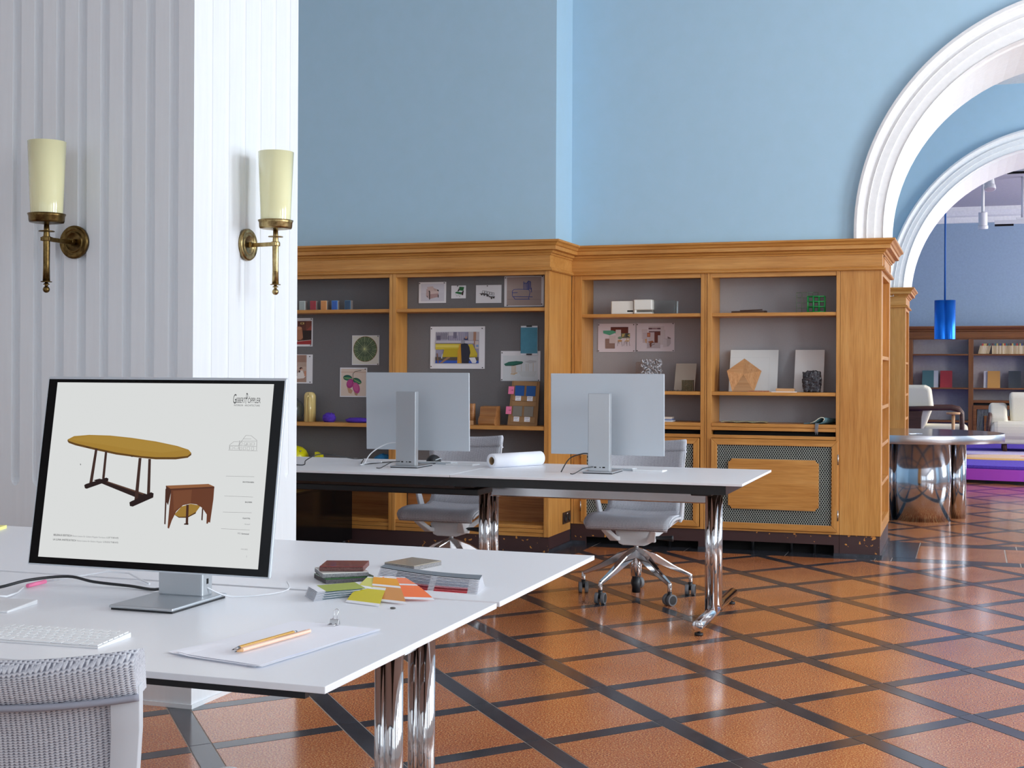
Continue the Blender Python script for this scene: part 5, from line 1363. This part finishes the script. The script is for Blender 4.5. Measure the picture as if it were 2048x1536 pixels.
# wall socket on the bookcase end
so = root('wall_socket', (-2.77, 9.36, .20), 'dark brown double power socket low on the bookcase end panel', 'socket')
put('plate', MB().box(-2.7698, -2.760, 9.268, 9.452, .160, .243), mat('bakelite_brown', (52, 36, 32), .35), so, .003)
for y in (9.315, 9.405):
    put('insert', MB().lathe([(.026, 0), (.030, .003), (.030, .004), (.022, .004), (.020, .001), (.001, .001)], (-2.7605, y, .200), 20, 0, 'x'), rubber, so)
put('indicator', MB().box(-2.760, -2.7588, 9.352, 9.366, .226, .233), plast_w, so)

# ================================================================== THINGS ON THE RIGHT BOOKCASE
T1, T2, T3 = 1.679, 1.122, .901
wbx = root('ceramic_box', (-2.36, 9.58, T1), 'cream glazed hollow block with a slot, top left shelf of the right bookcase', 'ceramic block')
cr = mat('cream_glaze', (226, 224, 216), .25, coat=.3)
put('block_half', MB().box(-.132, .038, -.03, .05, 0, .098), cr, wbx, .008, local=True)
put('slot', MB().box(-.012, .036, -.0310, -.02, .014, .032), dark_part_shadow, wbx, .006, local=True)  # black inset on the face, the slot's inner shade as colour
put('block_half', MB().box(.042, .178, -.045, .05, .030, .106).box(.042, .178, -.045, .05, 0, .014).box(.042, .06, -.04, .05, 0, .1), cr, wbx, .008, local=True)
put('slot', MB().box(.06, .174, -.02, .04, .013, .031), mat('slot_shadow_grey', (120, 116, 110), .8), wbx, local=True)
gb = root('glass_block', (-2.13, 9.62, T1), 'clear glass slab standing behind the cream block on the top left shelf', 'glass block')
put('slab', MB().box(-.10, .105, -.02, .0, 0, .102), glass_m, gb, .002, local=True)
put('slab', MB().box(.094, .112, .004, .05, 0, .100), glass_m, gb, .002, local=True)
df_ = thing('dark_frame', MB().bar([(-.116, -.03, .008), (.116, -.03, .010)], .012, .016).bar([(-.10, .05, .008), (.12, .05, .014)], .012, .016).bar([(-.11, -.03, .008), (-.09, .05, .008)], .012, .014).bar([(.11, -.03, .010), (.12, .05, .014)], .012, .014).bar([(0, -.03, .009), (.01, .05, .010)], .014, .018).bar([(-.06, .0, .020), (.10, .0, .026)], .01, .008), mat('bronze_brown', (76, 52, 40), .3, metal=.6), (-1.495, 9.60, T1), 'flat bronze-brown lattice frame lying on the top right shelf', 'frame', None, .002)
def cage(nx, nz, w, h, dpt, rad, m, loc, label, name, thin=None):
    mb = MB()
    for y in ((-dpt/2, dpt/2) if dpt > 0 else (0,)):
        for i in range(nx+1):
            x = -w/2+w*i/nx; mb.cyl((x, y, 0), (x, y, h), rad, n=8)
        for j in range(nz+1):
            z = rad+(h-2*rad)*j/nz; mb.cyl((-w/2-rad, y, z), (w/2+rad, y, z), rad, n=8)
    if dpt > 0:
        for i in range(nx+1):
            for j in (0, nz):
                z = rad+(h-2*rad)*j/nz; x = -w/2+w*i/nx; mb.cyl((x, -dpt/2, z), (x, dpt/2, z), rad, n=8)
    return thing(name, mb, m, loc, label, 'wire cage')
cage(3, 3, .115, .116, .045, .0042, mat('green_plastic_wire', (16, 132, 62), .35), (-1.015, 9.55, T1), 'bright green wire grid cage on the top right shelf', 'wire_cage')
cage(4, 4, .148, .148, 0, .0026, mat('pale_green_wire', (150, 172, 150), .25, trans=.3), (-1.088, 9.64, T1), 'pale translucent wire grid standing behind the bright green cage', 'wire_grid')
# coral foam slab
cf = MB()
random.seed(5)
def foam():
    pts = [(random.uniform(-.075, .075), random.uniform(-.012, .012), random.uniform(.006, .228)) for _ in range(430)]
    for p in pts:
        q = sorted(pts, key=lambda s_: (s_[0]-p[0])**2+(s_[1]-p[1])**2+(s_[2]-p[2])**2)[1:4]
        for s_ in q: cf.cyl(p, s_, .0050, .0050, n=5)
        cf.sphere(p, .0066, 6, 4)
foam()
put_cf = thing('foam_slab', cf, mat('foam_metal', (182, 183, 188), .3, metal=.5), (-2.198, 9.60, T2), 'silver open-cell foam slab standing behind the right back monitor', 'foam slab')
lm_ = MB()
for i in range(9):
    for j in range(20):
        x = -.04+i*.0105; z = .006+j*.0105
        lm_.lathe([(.0046, -.003), (.0053, 0), (.0046, .003), (.0036, 0), (.0046, -.003)], (x+(j % 2)*.005, 0, z), 8, 0, 'y', caps=False)
thing('ring_lattice', lm_, mat('tan_lattice', (172, 136, 104), .5), (-2.285, 9.65, T2), 'tan perforated ring lattice standing left of the silver foam slab', 'lattice')
def panel(label, name, x0, x1, h, ybot, ytop, th, m, z, grp=None, groove=False, rot=0.0):
    r = root(name, ((x0+x1)/2, ybot, z), label, 'panel', grp)
    w = (x1-x0)/2; s_ = (ytop-ybot)
    put('board', MB().hexa([(-w, 0, 0), (w, 0, 0), (w, th, 0), (-w, th, 0)], [(-w, s_, h), (w, s_, h), (w, s_+th, h), (-w, s_+th, h)]), m, r, .001, local=True)
    if groove:
        gm = mat('groove_grey', (196, 200, 200), .5)
        f = lambda u, v: (u, s_*v/h-.0006, v)
        put('groove', MB().hexa([f(-w, h*.82-.0016), f(w*.66, h*.82-.0016), (w*.66, s_*.82+.001, h*.82-.0016), (-w, s_*.82+.001, h*.82-.0016)], [f(-w, h*.82), f(w*.66, h*.82), (w*.66, s_*.82+.001, h*.82), (-w, s_*.82+.001, h*.82)])
            .hexa([f(w*.64, 0), f(w*.648, 0), (w*.648, .001, 0), (w*.64, .001, 0)], [f(w*.64, h*.82), f(w*.648, h*.82), (w*.648, s_*.82+.001, h*.82), (w*.64, s_*.82+.001, h*.82)]), gm, r, local=True)
    return r
panel('beige sample panel leaning behind the small woven cube', 'lacquer_sample', -2.036, -1.884, .200, 9.62, 9.70, .005, mat('beige_lacquer', (188, 178, 162), .3, coat=.2), T2)
panel('wide white sample panel with a fine groove, leaning behind the wooden pentagon', 'lacquer_sample', -1.645, -1.300, .300, 9.66, 9.75, .006, mat('white_lacquer', (214, 218, 218), .35), T2, None, True)
panel('narrow white sample panel leaning behind the black rock', 'lacquer_sample', -1.180, -.975, .300, 9.64, 9.74, .006, mat('white_lacquer_b', (222, 220, 218), .35), T2)
cb_ = MB()
for i in range(8):
    for j in range(8):
        cb_.box(-.041+i*.0105, -.041+i*.0105+.0062, -.028+(.002 if (i+j) % 2 else 0), .028, .001+j*.0105, .001+j*.0105+.0062)
for i in range(8):
    cb_.box(-.0405+i*.0105+.002, -.0405+i*.0105+.0032, -.018, .022, .002, .080)
thing('woven_cube', cb_, mat('brass_beads', (120, 104, 74), .25, metal=.7), (-1.914, 9.53, T2), 'small open cube of brass-coloured squares in front of the beige panel', 'cube')
ccn = MB()
for i in range(9): ccn.box(-.055+i*.0125, -.055+i*.0125+.008, -.006, .006, 0, .010-.003*(i % 2))
thing('bead_strip', ccn, mat('dark_bead', (70, 62, 54), .4), (-2.005, 9.50, T2), 'dark beaded strip lying at the shelf front, left of the small cube', 'bead strip')
bk = [((206, 208, 214), (-.08, .075, -.06, .06, 0, .010), 'white-edged booklet, lowest of the small pile behind the right monitor'), ((120, 140, 186), (-.075, .07, -.06, .06, .0105, .020), 'blue-edged booklet in the middle of the small pile behind the right monitor'), ((214, 202, 190), (-.08, .066, -.062, .058, .0205, .034), 'cream booklet on top of the small pile behind the right monitor'), ]
for c, d_, lab in bk:
    thing('booklet', MB().box(*d_), mat('book_%02x%02x%02x' % c, c, .6), (-2.10, 9.57, T3), lab, 'booklet', 'booklets behind the right monitor', .001)
# wooden pentagon made of five veneers
pg = root('veneer_pentagon', (-1.521, 9.50, T2), 'pale oak pentagon of five veneer triangles leaning on the right shelf', 'pentagon')
Rp = .128
PV = [(-.120, .148), (0, .236), (.125, .148), (.078, .002), (-.074, .002)]
cen = (.000, .125)
def lp(x, z, o): return (x, .02+z*.30+o, z)
pvm = [wood('veneer_%d' % k, tuple(int(c*f_) for c in (190, 138, 88)), tuple(int(c*f_) for c in (208, 158, 108)), tuple(int(c*f_) for c in (220, 176, 130)), [0, 2, 2, 0, 2][k], .5, 1+.2*k) for k, f_ in enumerate((.98, .92, .99, .88, 1.05))]
for k in range(5):
    a, c = PV[k], PV[(k+1) % 5]
    F = [lp(*a, 0), lp(*c, 0), lp(*cen, -.004-.001*k)]
    mbp = MB().add(F+[(p[0], lp(p[0], p[2], .012)[1], p[2]) for p in F], [(0, 1, 2), (5, 4, 3), (0, 3, 4, 1), (1, 4, 5, 2), (2, 5, 3, 0)])
    put('veneer', mbp, pvm[k], pg, local=True)
st = MB()
st.box(-.078, .076, -.008, .012, 0, .004)
for i in range(15): st.box(-.075+i*.010, -.068+i*.010, -.010, .012, .004, .010)
thing('zigzag_strip', st, mat('rust_braid', (178, 120, 86), .6), (-1.404, 9.495, T2), 'flat rust and white zigzag strip lying in front of the pentagon', 'strip')
thing('wood_block', MB().box(-.050, .076, -.02, .05, .004, .026), wood_pale, (-1.238, 9.53, T2), 'small flat pale wood block on a white base, between the two white panels', 'wood block', None, .002)
thing('white_slip', MB().box(-.078, .092, -.035, .05, 0, .0038), paper_m, (-1.238, 9.53, T2), 'thin white card under the small pale wood block', 'card')
# rock
rk = MB().sphere((0, 0, 0), 1, 52, 38)
V = []
for p in rk.v:
    v = Vector(p); f_ = max(abs(v.x), abs(v.y), abs(v.z)); v = v/(f_**.75)
    d = 1+.13*mnoise.fractal(v*2.6+Vector((4, 1, 2)), .8, 2.1, 6)+.05*mnoise.noise(v*9)
    V.append((v.x*.062*d, v.y*.045*d, v.z*.074*d))
zmin = min(p[2] for p in V)
rk.v = [(p[0], p[1], max(p[2], zmin*.9)-zmin*.9) for p in V]; rk.sm = [False]*len(rk.sm)
rkm = mat('black_rock', (44, 42, 46), .3); t, b = nt(rkm)
n = noise(t, coords(t, (40, 40, 40)), 1.0, 5, 0.6); t.links.new(ramp(t, n, [(0.3, (24, 22, 26)), (0.65, (62, 60, 66)), (0.8, (104, 98, 96))]), b.inputs['Base Color']); bump(t, b, n, .5, .01)
thing('rock', rk, rkm, (-1.045, 9.56, T2), 'rough black rock on the right shelf in front of the narrow white panel', 'rock')
cl_ = MB()
sheet(cl_, [(-1.672, 9.50), (-1.345, 9.50), (-1.36, 9.66), (-1.66, 9.66)], T3, lambda u, v: .004+.007*abs(math.sin(9*u+3*v))*(1-.4*v), 24, 6, .003)
o = put('folded_cloth', cl_, paint('pale_green_weave', (176, 172, 138), .9, .35, .4, (160, 160, 160)), None); tag(o, 'pale green rumpled cloth lying flat on the counter of the right bay', 'cloth')
bkt = root('knit_blanket', (-.985, 9.58, T3), 'teal folded knit sample with grey fringe, right end of the counter', 'blanket')
teal_k = paint('teal_knit', (84, 118, 126), .9, .35, .5, (220, 220, 220))
prf = [(-.105, .002), (-.06, .006), (-.03, .018), (-.005, .038), (.012, .046), (.030, .044), (.036, .034), (.026, .020), (.008, .010), (-.02, .006)]
mb = MB()
th_ = .005
def off(P, t_):
    out = []
    for i, p in enumerate(P):
        a, c = P[max(i-1, 0)], P[min(i+1, len(P)-1)]; dx, dz = c[0]-a[0], c[1]-a[1]; L = math.hypot(dx, dz)
        out.append((p[0]-dz/L*t_, p[1]+dx/L*t_))
    return out
o1, o2 = off(prf, th_), prf
ring0 = o1+o2[::-1]
mb.loft([[(x+s_*.12*k_, y, z*(1-.35*k_)+.001) for x, z in ring0] for k_, y, s_ in ((0, -.10, 0), (.4, -.02, 1), (1.0, .10, 1))], 0, True, True)
put('folded_knit', mb, teal_k, bkt, local=True)
put('cream_edge', MB().tube([(x, -.102, z+.003) for x, z in prf[1:8]], .0028, 6), mat('cream_edge', (214, 212, 190), .8), bkt, local=True)
fr_ = MB()
for k in range(7):
    x = -.026+.0035*k
    fr_.tube([(x, -.10, .010), (x+.002, -.116, .004), (x+.003*math.sin(k), -.119, -.03), (x+.004*math.sin(2*k), -.120, -.058-.006*(k % 3))], .0016, 5)
put('fringe', fr_, mat('grey_fringe', (120, 126, 134), .9), bkt, local=True)

# ================================================================== WALL LAMPS ON THE PILLAR
def wall_lamp(label, base, nrm, m, proj, stem_off, sc):
    """base: centre of the rose on the pillar face; nrm: outward direction"""
    r = root('wall_lamp', base, label, 'wall lamp', 'brass wall lamps on the fluted pillar')
    r.rotation_euler = (0, 0, math.atan2(nrm[0], -nrm[1]))
    # local: outward is -y
    put('rose', MB().lathe([(.064, 0), (.064, -.010), (.060, -.016), (.055, -.013), (.050, -.017), (.046, -.012), (.040, -.013), (.037, -.016), (.034, -.013), (.001, -.014)], (0, 0, 0), 36, 0, 'y'), m, r, local=True)
    put('boss', MB().cyl((0, -.012, 0), (0, -.030, 0), .010, n=14).box(-.012, .012, -.028, -.018, -.010, .010), m, r, local=True)
    put('arm', MB().bar([(0, -.022, -.002), (stem_off*.5, -proj*.55, -.002), (stem_off, -proj, -.001)], .006, .016), m, r, local=True)
    x, y = stem_off, -proj
    put('clamp_ring', MB().cyl((x, y, -.010), (x, y, .008), .0165, n=20).box(x-.020, x+.020, y-.010, y+.010, -.008, .006), m, r, .001, local=True)
    put('stem', MB().lathe([(.0135, -.160), (.0120, -.10), (.0125, 0), (.0105, .030), (.0095, .060)], (x, y, 0), 20), m, r, local=True)
    put('disc', MB().lathe([(.001, .026), (.029, .026), (.029, .029), (.001, .030)], (x, y, 0), 28), m, r, local=True)
    put('lower_disc', MB().lathe([(.001, -.163), (.020, -.163), (.021, -.160), (.001, -.158)], (x, y, 0), 24).lathe([(.001, -.172), (.012, -.172), (.012, -.170), (.006, -.166), (.006, -.163)], (x, y, 0), 16), m, r, local=True)
    put('finial', MB().lathe([(.006, -.164), (.0065, -.176), (.004, -.180)], (x, y, 0), 14).sphere((x, y, -.190), .0128, 18, 12), m, r, local=True)
    put('cup', MB().lathe([(.0095, .052), (.030, .056), (.052, .058), (.062, .060), (.0645, .066), (.0655, .082), (.070, .092), (.0675, .093), (.062, .085), (.060, .066), (.02, .063), (.001, .062)], (x, y, 0), 36, caps=False), m, r, local=True)
    put('shade', MB().lathe([(.001, .070), (.0575, .072), (.0580, .085), (.0700, .362), (.0675, .362), (.0555, .085), (.001, .082)], (x, y, 0), 40, caps=False), opal, r, local=True)
    return r
wall_lamp('dark brass wall lamp with cream glass, left on the shaded pillar face', (-3.259, YP, 1.750), (0, -1, 0), brass_d, .155, -.012, 1)
wall_lamp('worn pale brass wall lamp with cream glass, right on the bright pillar face', (XP, 4.736, 1.762), (1, 0, 0), brass_l, .135, -.008, 1)

# ================================================================== STEEL TABLE UNDER THE SECOND ROOM
TX, TY = -.46, 12.25
tb = root('table', (TX, TY, 0), 'round polished steel table on a cluster of steel columns, beyond the first arch', 'table')
put('tabletop', MB().lathe([(.001, .672), (.735, .672), (.745, .676), (.745, .742), (.742, .745), (.001, .745)], (TX, TY, 0), 96, 0, smooth=False), [polish], tb)
put('rim_band', MB().lathe([(.7455, .674), (.7475, .676), (.7475, .741), (.7455, .744)], (TX, TY, 0), 96, 0, caps=False), steel_rim, tb)
cl = [(.02, -.17, .235), (-.30, .02, .11), (.30, .07, .075), (-.12, .25, .16), (.20, .24, .12), (-.245, -.16, .050)]
for x, y, rr_ in cl:
    put('column', MB().cyl((TX+x+.06, TY+y, 0), (TX+x+.06, TY+y, .672), rr_, n=48), polish, tb)
cc_m = MB().bar([(TX-.02, TY-.42, .7465), (TX+.05, TY-.30, .7465)], .012, .003).bar([(TX-.03, TY-.33, .7465), (TX+.08, TY-.34, .7465)], .010, .003)
tag(put('paper_scrap', cc_m, paper_m), 'tiny white crossed paper strips lying on the steel table', 'paper strips')

# ================================================================== FAR ROOM
PFY = 16.02
pf = root('platform', (1.2, 18.6, 0), 'round magenta platform with a black base under the rug in the far room', 'platform')
pc = (0.9, 19.65); PRX, PRY = 3.6, 3.45
def disc(rx, ry, z0, z1, n=96):
    return MB().prism([(pc[0]+rx*math.cos(2*PI*i/n), pc[1]+ry*math.sin(2*PI*i/n), z0) for i in range(n)], (0, 0, z1-z0))
def clipd(rx, ry, z0, z1, ymax):
    P = [(pc[0]+rx*math.cos(2*PI*i/120), pc[1]+ry*math.sin(2*PI*i/120)) for i in range(120)]
    P = clip(P, 0, 1, ymax); P = clip(P, -1, 0, 2.2); P = clip(P, 1, 0, 4.2)
    return MB().prism([(x, y, z0) for x, y in P], (0, 0, z1-z0))
put('base', clipd(PRX-.06, PRY-.06, 0, .035, 21.9), black_m, pf)
put('side', clipd(PRX, PRY, .035, .165, 21.92), mat('magenta_platform', (178, 72, 202), .5), pf, .003)
rug_blue = paint('violet_blue_pile', (92, 66, 190), .95, .12, .5, (60, 60, 60))
rg = root('rug', (0.9, 18.6, .165), 'violet rug with cream and yellow painterly shapes on the magenta platform', 'rug')
put('pile', clipd(PRX-.008, PRY-.008, .166, .205, 21.9), rug_blue, rg, .010)
def patch(name, pts, z, m):
    put(name, MB().prism([(x, y, z) for x, y in pts], (0, 0, .0025)), m, rg)
cream_r = paint('cream_pile', (226, 196, 168), .95, .1, .4, (60, 60, 60)); yel_r = paint('ochre_pile', (226, 178, 98), .95, .1, .4, (60, 60, 60)); lil_r = paint('lilac_pile', (196, 186, 220), .95, .1, .4, (60, 60, 60)); mag_r = paint('magenta_pile', (206, 72, 150), .95, .1, .4, (60, 60, 60))
blob = lambda cx, cy, rx, ry, rot, s_: [(cx+(rx*(1+.12*math.sin(3*a+s_)))*math.cos(a)*math.cos(rot)-ry*math.sin(a)*math.sin(rot), cy+(rx*(1+.12*math.sin(3*a+s_)))*math.cos(a)*math.sin(rot)+ry*math.sin(a)*math.cos(rot)) for a in [2*PI*i/36 for i in range(36)]]
patch('ochre_shape', blob(.75, 17.95, 1.15, .60, .15, 1), .2040, yel_r)
patch('cream_shape', blob(.55, 18.1, .75, .42, .1, 2), .2048, cream_r)
patch('lilac_shape', blob(.45, 18.9, .95, .42, .05, 3), .2044, lil_r)
patch('magenta_shape', blob(1.0, 18.35, .42, .16, .5, .5), .2052, mag_r)
RZ = .208
# armchair (faces right, seen from its side and back)
ac = root('armchair', (-.42, 17.9, RZ), 'cream armchair with dark curved wooden arms, half behind the second pier', 'armchair')
def soft(name, par, x0, x1, y0, y1, z0, z1, m, bev=.03):
    return put(name, MB().box(x0, x1, y0, y1, z0, z1), m, par, bev, local=True, seg=4)
# local: chair faces +x; z from the rug
bk_ = MB().prism([(-.36, -.34, .30), (-.14, -.34, .30), (-.02, -.34, .62), (-.05, -.34, .86), (-.12, -.34, .895), (-.33, -.34, .895), (-.40, -.34, .84)], (0, .68, 0))
put('back_cushion', bk_, linen, ac, .04, local=True, seg=4)
put('back_shell', MB().prism([(-.42, -.36, .20), (-.16, -.36, .20), (-.15, -.36, .50), (-.13, -.36, .60), (-.42, -.36, .60)], (0, .72, 0)), walnut, ac, .01, local=True)
soft('seat_cushion', ac, -.16, .40, -.33, .33, .20, .40, linen, .06)
soft('seat_base', ac, -.40, .34, -.34, .34, .12, .22, walnut, .01)
for s_ in (-1, 1):
    arm_pts = [(-.42, s_*.37, .60), (-.1, s_*.37, .61), (.20, s_*.37, .615), (.285, s_*.37, .595), (.325, s_*.37, .54), (.33, s_*.37, .40), (.325, s_*.37, .0)]
    put('arm', MB().tube(arm_pts, [.030, .030, .030, .030, .030, .030, .026], 14), walnut, ac, local=True)
    put('rear_leg', MB().cyl((-.38, s_*.30, 0), (-.38, s_*.30, .14), .02, n=12), walnut, ac, local=True)
# little side table in front of the arm
stt = root('side_table', (-.19, 17.25, RZ), 'small pale wood pedestal table beside the cream armchair', 'side table')
put('table_disc', MB().lathe([(.001, .545), (.075, .545), (.082, .552), (.082, .572), (.001, .574)], n=32), wood_pale, stt, local=True)
put('pedestal', MB().lathe([(.022, 0.0), (.018, .30), (.022, .545)], n=16).lathe([(.001, 0), (.10, 0), (.10, .012), (.022, .022)], n=28), wood_pale, stt, local=True)
# sofa (faces left-front)
sf = root('sofa', (1.25, 19.6, RZ), 'cream sofa with loose cushions in the far room, cut by the right picture edge', 'sofa')
soft('seat_cushion', sf, -1.0, 1.0, -.42, .40, .14, .40, linen, .11)
soft('base', sf, -.98, 1.0, -.38, .46, .10, .20, linen, .03)
put('back_cushion', MB().prism([(-.72, .02, .36), (-.74, .10, .76), (-.74, .22, .79), (-.72, .40, .72), (-.72, .40, .30)], (.80, 0, 0)), linen, sf, .05, local=True, seg=4)
put('back_cushion', MB().prism([(.10, .02, .36), (.10, .10, .76), (.10, .22, .79), (.10, .40, .72), (.10, .40, .30)], (.80, 0, 0)), linen, sf, .05, local=True, seg=4)
put('side_arm', MB().prism([(-1.0, -.28, .34), (-1.0, .42, .34), (-1.0, .42, .62), (-1.0, .20, .64), (-1.0, -.02, .50), (-1.0, -.24, .47)], (.24, 0, 0)), linen, sf, .05, local=True, seg=4)
put('arm_rail', MB().tube([(-1.01, -.34, .12), (-1.01, -.35, .36), (-1.0, -.32, .45), (-.99, -.24, .48), (-.99, .0, .485)], .030, 12), walnut, sf, local=True)
for x in (-.80, .9):
    for y in (-.30, .38): put('leg', MB().cyl((x, y, 0), (x, y, .12), .032, .026, n=14), walnut, sf, local=True)
# pendant lamp, blue clover section
pl_ = root('pendant_lamp', (-.305, 18.0, 1.69), 'blue anodised pendant lamp of joined tubes hanging on a blue cable in the far room', 'pendant lamp')
pb = mat('blue_anodised', (24, 118, 222), .26, metal=.7)
cs = MB()
NS = 72
ring = []
for k in range(NS):
    a = 2*PI*k/NS; rr_ = .092+.044*abs(math.cos(1.5*a+.72))**.7
    ring.append((rr_*math.cos(a), rr_*math.sin(a)))
cs.loft([[(x, y, 0) for x, y in ring], [(x, y, .495) for x, y in ring], [(x*.97, y*.97, .495) for x, y in ring], [(x*.97, y*.97, 0) for x, y in ring], [(x, y, 0) for x, y in ring]], 0, True, False)
put('shade', cs, pb, pl_, local=True)
put('cover', MB().prism([(x*.96, y*.96, .47) for x, y in ring], (0, 0, .012)), pb, pl_, local=True)
put('cable', MB().cyl((0, 0, .48), (0, 0, 2.17), .012, n=10), mat('blue_textile_cable', (20, 92, 170), .6), pl_, local=True)
# spotlights and track bars under the far ceiling
lens = mat('spot_lens', (186, 176, 190), .2)
def spot(loc, aim, label, drop, s_=1.0):
    r = root('spotlight', loc, label, 'spotlight', 'white ceiling spotlights in the far room')
    put('bracket', MB().cyl((0, 0, 0), (0, 0, -drop), .022*s_, n=12), plast_w, r, local=True)
    d = Vector(aim).normalized(); c0 = Vector((0, 0, -drop))-d*.05*s_
    put('housing', MB().cyl(c0, c0+d*.19*s_, .060*s_, n=24), plast_w, r, .006, local=True)
    put('collar', MB().cyl(c0+d*.185*s_, c0+d*.235*s_, .068*s_, n=24), plast_w, r, .006, local=True)
    put('lens', MB().cyl(c0+d*.228*s_, c0+d*.238*s_, .054*s_, n=24), lens, r, local=True)
spot((.20, 17.2, 3.80), (.12, -.35, -1), 'white ceiling spotlight tilted towards the camera, just under the second arch', .16)
spot((.155, 19.0, 3.86), (0.02, .12, -1), 'white ceiling spotlight pointing down in front of the far blue wall', .50, .95)
def track(loc, L, label, drop):
    r = root('track_lamp', loc, label, 'track lamp', 'slim ceiling bar lamps in the far room')
    put('bracket', MB().cyl((0, 0, 0), (0, 0, -drop+.05), .030, n=12).box(-.09, .09, -.03, .03, -drop+.03, -drop+.06), plast_w, r, local=True)
    put('bar', MB().box(-L/2, L/2, -.025, .025, -drop-.02, -drop+.03), plast_w, r, .003, local=True)
    put('louvre', MB().box(-L/2+.005, -.12, -.022, .022, -drop-.045, -drop-.020).box(.12, L/2-.005, -.022, .022, -drop-.045, -drop-.020), dark_part_shadow, r, local=True)
track((.66, 19.0, 3.86), .72, 'slim white bar lamp hanging in front of the far blue wall, at the right edge', .60)
track((.74, 17.2, 3.80), .66, 'slim white bar lamp close under the ceiling, at the right edge above the other', .10)
# coloured folders on the far shelf
for x0, x1, c, lab, zz in ((-.715, -.538, (66, 104, 108), 'teal cover standing on the far shelf behind the armchair', .266), (-.575, -.470, (190, 190, 196), 'white cover half behind the teal one on the far shelf', .264), (-.444, -.262, (164, 46, 52), 'red cover standing on the far shelf', .264),
                          (.203, .30, (206, 206, 212), 'white cover half behind the ochre one on the far shelf', .262), (.258, .444, (178, 130, 66), 'ochre cover standing on the far shelf', .262), (.563, .746, (58, 64, 68), 'dark grey cover standing on the far shelf near the right edge', .264)):
    bky = .03 if 'half' in lab else 0
    r = root('folder', ((x0+x1)/2, 22.14+bky, 1.030), lab, 'folder', 'coloured covers on the far shelf')
    w = (x1-x0)/2
    put('cover', MB().hexa([(-w, 0, 0), (w, 0, 0), (w, .005, 0), (-w, .005, 0)], [(-w+.004, .075, zz), (w, .075, zz), (w, .08, zz), (-w+.004, .08, zz)]), mat('cover_%02x%02x%02x' % c, c, .5), r, local=True)
    put('pages', MB().hexa([(-w+.003, .0052, .002), (w-.003, .0052, .002), (w-.003, .014, .002), (-w+.003, .014, .002)], [(-w+.006, .0802, zz-.003), (w-.003, .0802, zz-.003), (w-.003, .088, zz-.003), (-w+.006, .088, zz-.003)]), paper_m, r, local=True)
# rows of thin books with coloured heads
heads = [((178, 60, 50), 'red'), ((90, 84, 80), 'grey'), ((196, 168, 96), 'yellow'), ((96, 50, 52), 'maroon'), ((60, 110, 110), 'teal'), ((70, 74, 120), 'blue')]
cream_b = [mat('cream_spine_%d' % k, c, .7) for k, c in enumerate(((196, 176, 142), (176, 154, 120), (208, 190, 160)))]
protos = {}
random.seed(11)
ORD = ['first', 'second', 'third', 'fourth', 'fifth', 'sixth', 'seventh', 'eighth', 'ninth', 'tenth', 'eleventh', 'twelfth', 'thirteenth', 'fourteenth', 'fifteenth', 'sixteenth', 'seventeenth', 'eighteenth', 'nineteenth', 'twentieth', 'twenty-first', 'twenty-second']
def book(x, tilt, hi, leaning, k):
    c, nm = heads[hi]
    w = .0196
    lab = '%s %s book from the left on the far top shelf, cream with %s head' % (ORD[k], 'leaning' if leaning else 'upright', nm)
    grp = 'thin cream books on the far top shelf'
    if hi not in protos:
        r = root('book', (0, 0, 0), lab, 'book', grp)
        put('pages', MB().box(0, w, 0, .11, 0, .128), cream_b[hi % 3], r, local=True)
        put('head', MB().box(0, w, .001, .11, .128, .164), mat('head_'+nm, c, .7), r, local=True)
        protos[hi] = r
    else:
        r = copy_tree(protos[hi]); r['label'] = lab
    r.location = (x, 22.06, 1.556+(w*math.sin(tilt) if tilt else 0)); r.rotation_euler = (0, tilt, 0)
x = .118
for k, hi in enumerate((1, 0, 2, 2, 3, 4, 1)): book(x+.0235*k, math.radians(14), hi, True, k)
for k in range(22): book(.322+.0222*k, 0.0, [3, 1, 4, 2, 1, 5, 1, 2, 0, 4, 1, 1, 3, 2, 4, 1, 0, 1, 2, 5, 1, 0][k], False, k)
